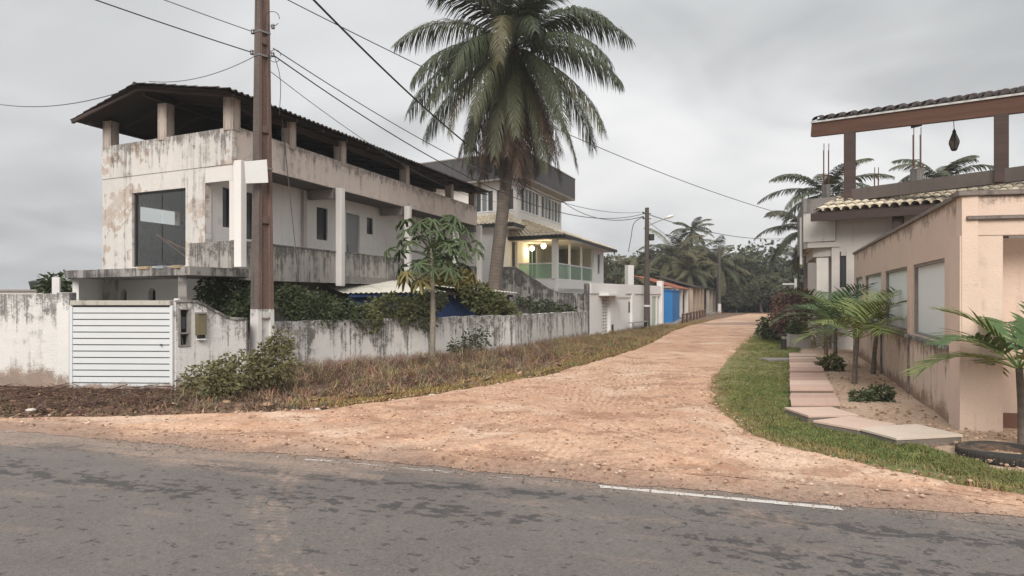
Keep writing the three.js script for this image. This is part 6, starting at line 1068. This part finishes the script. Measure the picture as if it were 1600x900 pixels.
const grassM = mat([1, 1, 1], 0.9), tones = { dry: [[0.20, 0.13, 0.078], [0.29, 0.20, 0.12], [0.13, 0.083, 0.052], [0.40, 0.30, 0.18], [0.09, 0.058, 0.038]], mix: [[0.26, 0.18, 0.095], [0.22, 0.17, 0.075], [0.16, 0.14, 0.055], [0.34, 0.25, 0.13], [0.16, 0.10, 0.06]], red: [[0.13, 0.078, 0.054], [0.19, 0.118, 0.075], [0.085, 0.054, 0.038], [0.27, 0.185, 0.12]], green: [[0.12, 0.15, 0.04], [0.16, 0.18, 0.05], [0.095, 0.125, 0.035], [0.21, 0.20, 0.07]] };
{
  const r = rng(81), tall = [], low = [];
  for (let i = 0; i < 26000; i++) {
    const x = -17 + 27 * r(), a = edgeD(x), b = wallD(x) - 0.08, u = Math.pow(r(), 0.8), d = a + 0.1 + (b - a) * u; if (d > b || d > 62) continue;
    const patch = fbm(x * 0.7, d * 0.7, 4), near = u;
    const T = x < -5.5 ? tones.red : x > 1.5 ? tones.mix : tones.dry, c = T[(r() * T.length) | 0].map(v => v * (0.75 + 0.5 * r()));
    const gate = x < -6.2;
    if (!gate && near > 0.35 && near < 0.9 && r() < 0.42 * ss(0.42, 0.66, patch + 0.2 * near)) tall.push({ x, y: 0, d, s: (0.75 + 0.65 * r()) * (x > 2.5 ? 0.6 : 1) * (0.35 + 0.55 * near), ry: r() * 6.28, rz: (r() - 0.5) * 1.0, rx: (r() - 0.5) * 1.0, c });
    else if (r() < 0.55 * ss(0.3, 0.6, fbm(x * 1.6 + 40, d * 1.6, 4))) low.push({ x, y: -0.01, d, s: (0.5 + 0.8 * r()) * (gate ? 0.7 : 1), ry: r() * 6.28, rz: (r() - 0.5) * 1.3, rx: (r() - 0.5) * 1.3, c });
  }
  instanced('dry_grass', tuftGeo(12, 0.46, 0.3, 0.0065, 82, 1.25), grassM, tall, 'tall dry brown grass along the mildewed wall', 'grass');
  instanced('low_dry_grass', tuftGeo(10, 0.16, 0.24, 0.006, 83, 1.3), grassM, low, 'low flattened dry grass and litter on the verge', 'grass');
  // dead leaf litter
  const lg = foliage([[0, 0.4, 0, 0.001, 0.001]], 1, 0.1, 3), lit = []; const q = geoFrom([0, 0, 0, 0.02, 0.008, 0.03, 0.075, 0.0, 0, 0.02, 0.008, -0.03], [0, 0, 0.4, 0.5, 1, 0, 0.4, -0.5], [0, 1, 2, 0, 2, 3]);
  for (let i = 0; i < 9000; i++) { const x = -14 + 19 * r(), a = edgeD(x), b = wallD(x) - 0.15, d = a - 0.05 + (b - a) * r(); if (d > 40) continue; const c = mix3([0.10, 0.055, 0.035], [0.36, 0.22, 0.14], r() * r()); lit.push({ x, y: 0.015 + 0.03 * r(), d, s: 0.5 + 1.0 * r(), ry: r() * 6.28, rx: (r() - 0.5) * 1.2, rz: (r() - 0.5) * 0.9, c }); }
  instanced('leaf_litter', q, mat([1, 1, 1], 0.95), lit, 'small dead leaves scattered over the verge', 'leaf litter');
  // dark twiggy heap left of the gate
  const tw = []; for (let i = 0; i < 900; i++) { const x = -13.5 + 7.0 * r(), d = lerp(edgeD(x) + 0.3, wallD(x) - 0.1, Math.pow(r(), 0.6)); tw.push({ x, y: 0.02 + 0.16 * r() * r(), d, s: 0.4 + 0.9 * r(), ry: r() * 6.28, rz: (r() - 0.5) * 0.5, c: mix3([0.05, 0.03, 0.025], [0.16, 0.09, 0.06], r()) }); }
  instanced('dead_twigs', new THREE.CylinderGeometry(0.004, 0.008, 0.7, 4).rotateZ(Math.PI / 2), mat([1, 1, 1], 0.95), tw, 'dark heap of dead twigs along the gate side of the verge', 'twigs');
}
{
  const r = rng(91), l = [];
  for (let i = 0; i < 26000; i++) {
    const t = lerp(0.06, 0.86, Math.pow(r(), 0.9)), a = lawnA.getPoint(t), b = lawnB.getPoint(t), u = -0.06 + 1.1 * r(), x = lerp(a.x, b.x, u), d = lerp(a.z, b.z, u); if (fbm(x * 1.8 + 30, d * 1.8, 5) > 0.62 && r() < 0.8) continue;
    const worn = ss(0.3, 0.0, u + 0.35 * (fbm(x * 1.3, d * 1.3, 3) - 0.5)); if (r() < worn * 0.75) continue;
    let c = tones.green[(r() * 4) | 0]; c = mix3(c, [0.27, 0.21, 0.09], clamp(worn * 0.8 + 0.7 * (fbm(x * 0.9 + 4, d * 0.9, 4) - 0.42)));
    l.push({ x, y: 0.03, d, s: (0.6 + 0.7 * r()) * (d > 25 ? 1.4 : 1), ry: r() * 6.28, c: c.map(v => v * (0.8 + 0.4 * r())) });
  }
  instanced('lawn_grass', tuftGeo(9, 0.075, 0.13, 0.0045, 92, 0.8), grassM, l, 'short green lawn grass beside the slab path', 'grass');
  // grass at the far left verge edge, short and ochre
  const k = []; for (let i = 0; i < 5000; i++) { const t = lerp(0.45, 0.93, r()), p = leftCurve.getPoint(t), x = p.x - 0.1 - 1.6 * r() * r(), d = p.z + (r() - 0.3) * 0.5; k.push({ x, y: 0.0, d, s: 0.7 + r(), ry: r() * 6.28, c: mix3([0.34, 0.21, 0.08], [0.22, 0.18, 0.065], r()).map(v => v * (0.8 + 0.4 * r())) }); }
  instanced('ochre_grass', tuftGeo(9, 0.07, 0.16, 0.005, 93, 0.9), grassM, k, 'short ochre grass bordering the left edge of the dirt street', 'grass');
  // pebbles and clods
  const pb = []; for (let i = 0; i < 15000; i++) { const t = lerp(0.02, 0.72, r()), a = leftCurve.getPoint(t), b = rightCurve.getPoint(t), u = r(), x = lerp(a.x, b.x, u), d = lerp(a.z, b.z, u); const s = 0.006 + 0.026 * Math.pow(r(), 6); pb.push({ x, y: 0.03 + dirtHeight(x, d) * 0.9 + 0.01, d, s, sy: 0.6, ry: r() * 6.28, c: r() < 0.5 ? mix3([0.20, 0.11, 0.07], [0.36, 0.22, 0.15], r()) : mix3([0.40, 0.26, 0.18], [0.66, 0.54, 0.45], r() * r()) }); }
  for (let i = 0; i < 2600; i++) { const x = -6 + 12 * r(), d = 7.85 - 0.35 * x + 0.35 * (r() + r() - 1.1); pb.push({ x, y: 0.035, d, s: 0.004 + 0.01 * Math.pow(r(), 4), sy: 0.7, ry: r() * 6, c: mix3([0.14, 0.10, 0.085], [0.36, 0.26, 0.2], r()) }); }
  const cl = []; for (let i = 0; i < 2600; i++) { const t = lerp(0.16, 0.72, r()), a = lawnB.getPoint(t), x = a.x + 0.1 + 2.4 * r(), d = a.z + 0.4 * r(); if (x > 6.35 + (d - 10.2) * 0.374 && d > 10.2) continue; cl.push({ x, y: 0.05 + 0.05 * r(), d, s: 0.008 + 0.03 * Math.pow(r(), 4), sy: 0.7, ry: r() * 6, c: mix3([0.24, 0.155, 0.10], [0.52, 0.38, 0.28], r()) }); }
  instanced('sand_clods', new THREE.IcosahedronGeometry(1, 0), mat([1, 1, 1], 1), cl, 'sandy clods strewn over the planting bed', 'clods');
  instanced('pebbles', new THREE.IcosahedronGeometry(1, 0), mat([1, 1, 1], 1), pb, 'small stones and clods strewn over the dirt', 'pebbles');
}
{ // large dry leaves and pale scraps lying on the verge
  const r = rng(95), cm = [LM([0.28, 0.16, 0.10], [0.45, 0.30, 0.2], 21, 0.9), LM([0.30, 0.20, 0.12], [0.42, 0.30, 0.19], 22, 0.9)];
  for (const [x, d, s] of [[-4.35, 12.35, 0.17], [-4.0, 12.6, 0.2], [-3.2, 13.3, 0.15], [-2.5, 13.6, 0.17], [-5.2, 12.5, 0.14], [-1.7, 14.9, 0.18], [-1.1, 15.6, 0.18], [-0.6, 16.2, 0.2], [-6.0, 12.3, 0.12], [-3.6, 12.9, 0.13], [0.3, 17.2, 0.2], [1.2, 19.4, 0.22]]) { const pos = [], uv = [], idx = []; for (let i = 0; i <= 8; i++) for (const k of [-1, 0, 1]) { const u = i / 8, w = s * 0.55 * Math.sin(Math.PI * Math.pow(u, 0.8)) * (0.8 + 0.4 * r()); pos.push((u - 0.5) * 2 * s, 0.25 * s * k * k + 0.35 * s * (u - 0.5) ** 2, k * w); uv.push(u, k); } for (let i = 0; i < 8; i++) for (const k of [0, 1]) { const a = i * 3 + k; idx.push(a, a + 1, a + 3, a + 1, a + 4, a + 3); } const g = geoFrom(pos, uv, idx); g.rotateZ((r() - 0.5) * 0.5); g.rotateX((r() - 0.5) * 0.6); g.rotateY(r() * 6); g.scale(0.6, 0.8, 0.6); g.translate(x + (r() - 0.5) * 0.3, 0.07, -d - r() * 0.35); single('fallen_leaf', g, cm[(r() * 2) | 0], 'big curled dry leaf lying on the verge', 'leaf', 'dry leaves fallen on the verge'); }
  for (const [x, d, lab] of [[-3.35, 12.15, 'pale scrap of litter at the verge edge below the wild bush'], [-8.2, 12.1, 'white stone chip at the verge in front of the gate'], [-1.55, 13.9, 'small white scrap on the verge below the papaya trunk']]) { const g = new THREE.IcosahedronGeometry(0.06, 1); const p = g.attributes.position; for (let i = 0; i < p.count; i++) { const k = 0.7 + 0.6 * fbm(p.getX(i) * 30 + x, p.getZ(i) * 30, 2); p.setXYZ(i, p.getX(i) * k * 1.4, p.getY(i) * 0.5 * k, p.getZ(i) * k); } g.computeVertexNormals(); g.translate(x, 0.05, -d); single('litter_scrap', g, mat([0.6, 0.56, 0.5], 0.8), lab, 'litter'); }
}

// things of one kind are told apart by their order from the left
{
  const ord = ['leftmost', 'second', 'third', 'fourth', 'fifth', 'sixth', 'seventh', 'eighth', 'ninth', 'tenth', 'eleventh', 'twelfth', 'thirteenth', 'fourteenth', 'fifteenth', 'sixteenth', 'seventeenth', 'eighteenth'];
  const order = (old, say) => scene.children.filter(o => o.userData.label === old).sort((a, b) => a.position.x / -a.position.z - b.position.x / -b.position.z).forEach((o, i) => { o.userData.label = say(i ? ord[i] + ' from the left' : 'leftmost'); });
  order(L1, w => 'bushy coconut palm of the far wood, ' + w + ' of its kind');
  order(L2, w => 'dark leafy tree of the far wood, ' + w + ' of its kind');
  order('big curled dry leaf lying on the verge', w => 'big curled dry leaf on the verge, ' + w);
  order('brown plank leaning inside the large front window of the corner house', w => 'brown plank behind the large corner house window, ' + w);
}

// ---------------------------------------------------------------- draw
scene.fog = new THREE.FogExp2(0xc9cdd0, 0.0008);
const renderer = new THREE.WebGLRenderer({ antialias: true });
renderer.setSize(1024, 576);
renderer.shadowMap.enabled = true;
renderer.toneMapping = THREE.LinearToneMapping;
renderer.toneMappingExposure = EXPOSURE;
renderer.render(scene, camera);
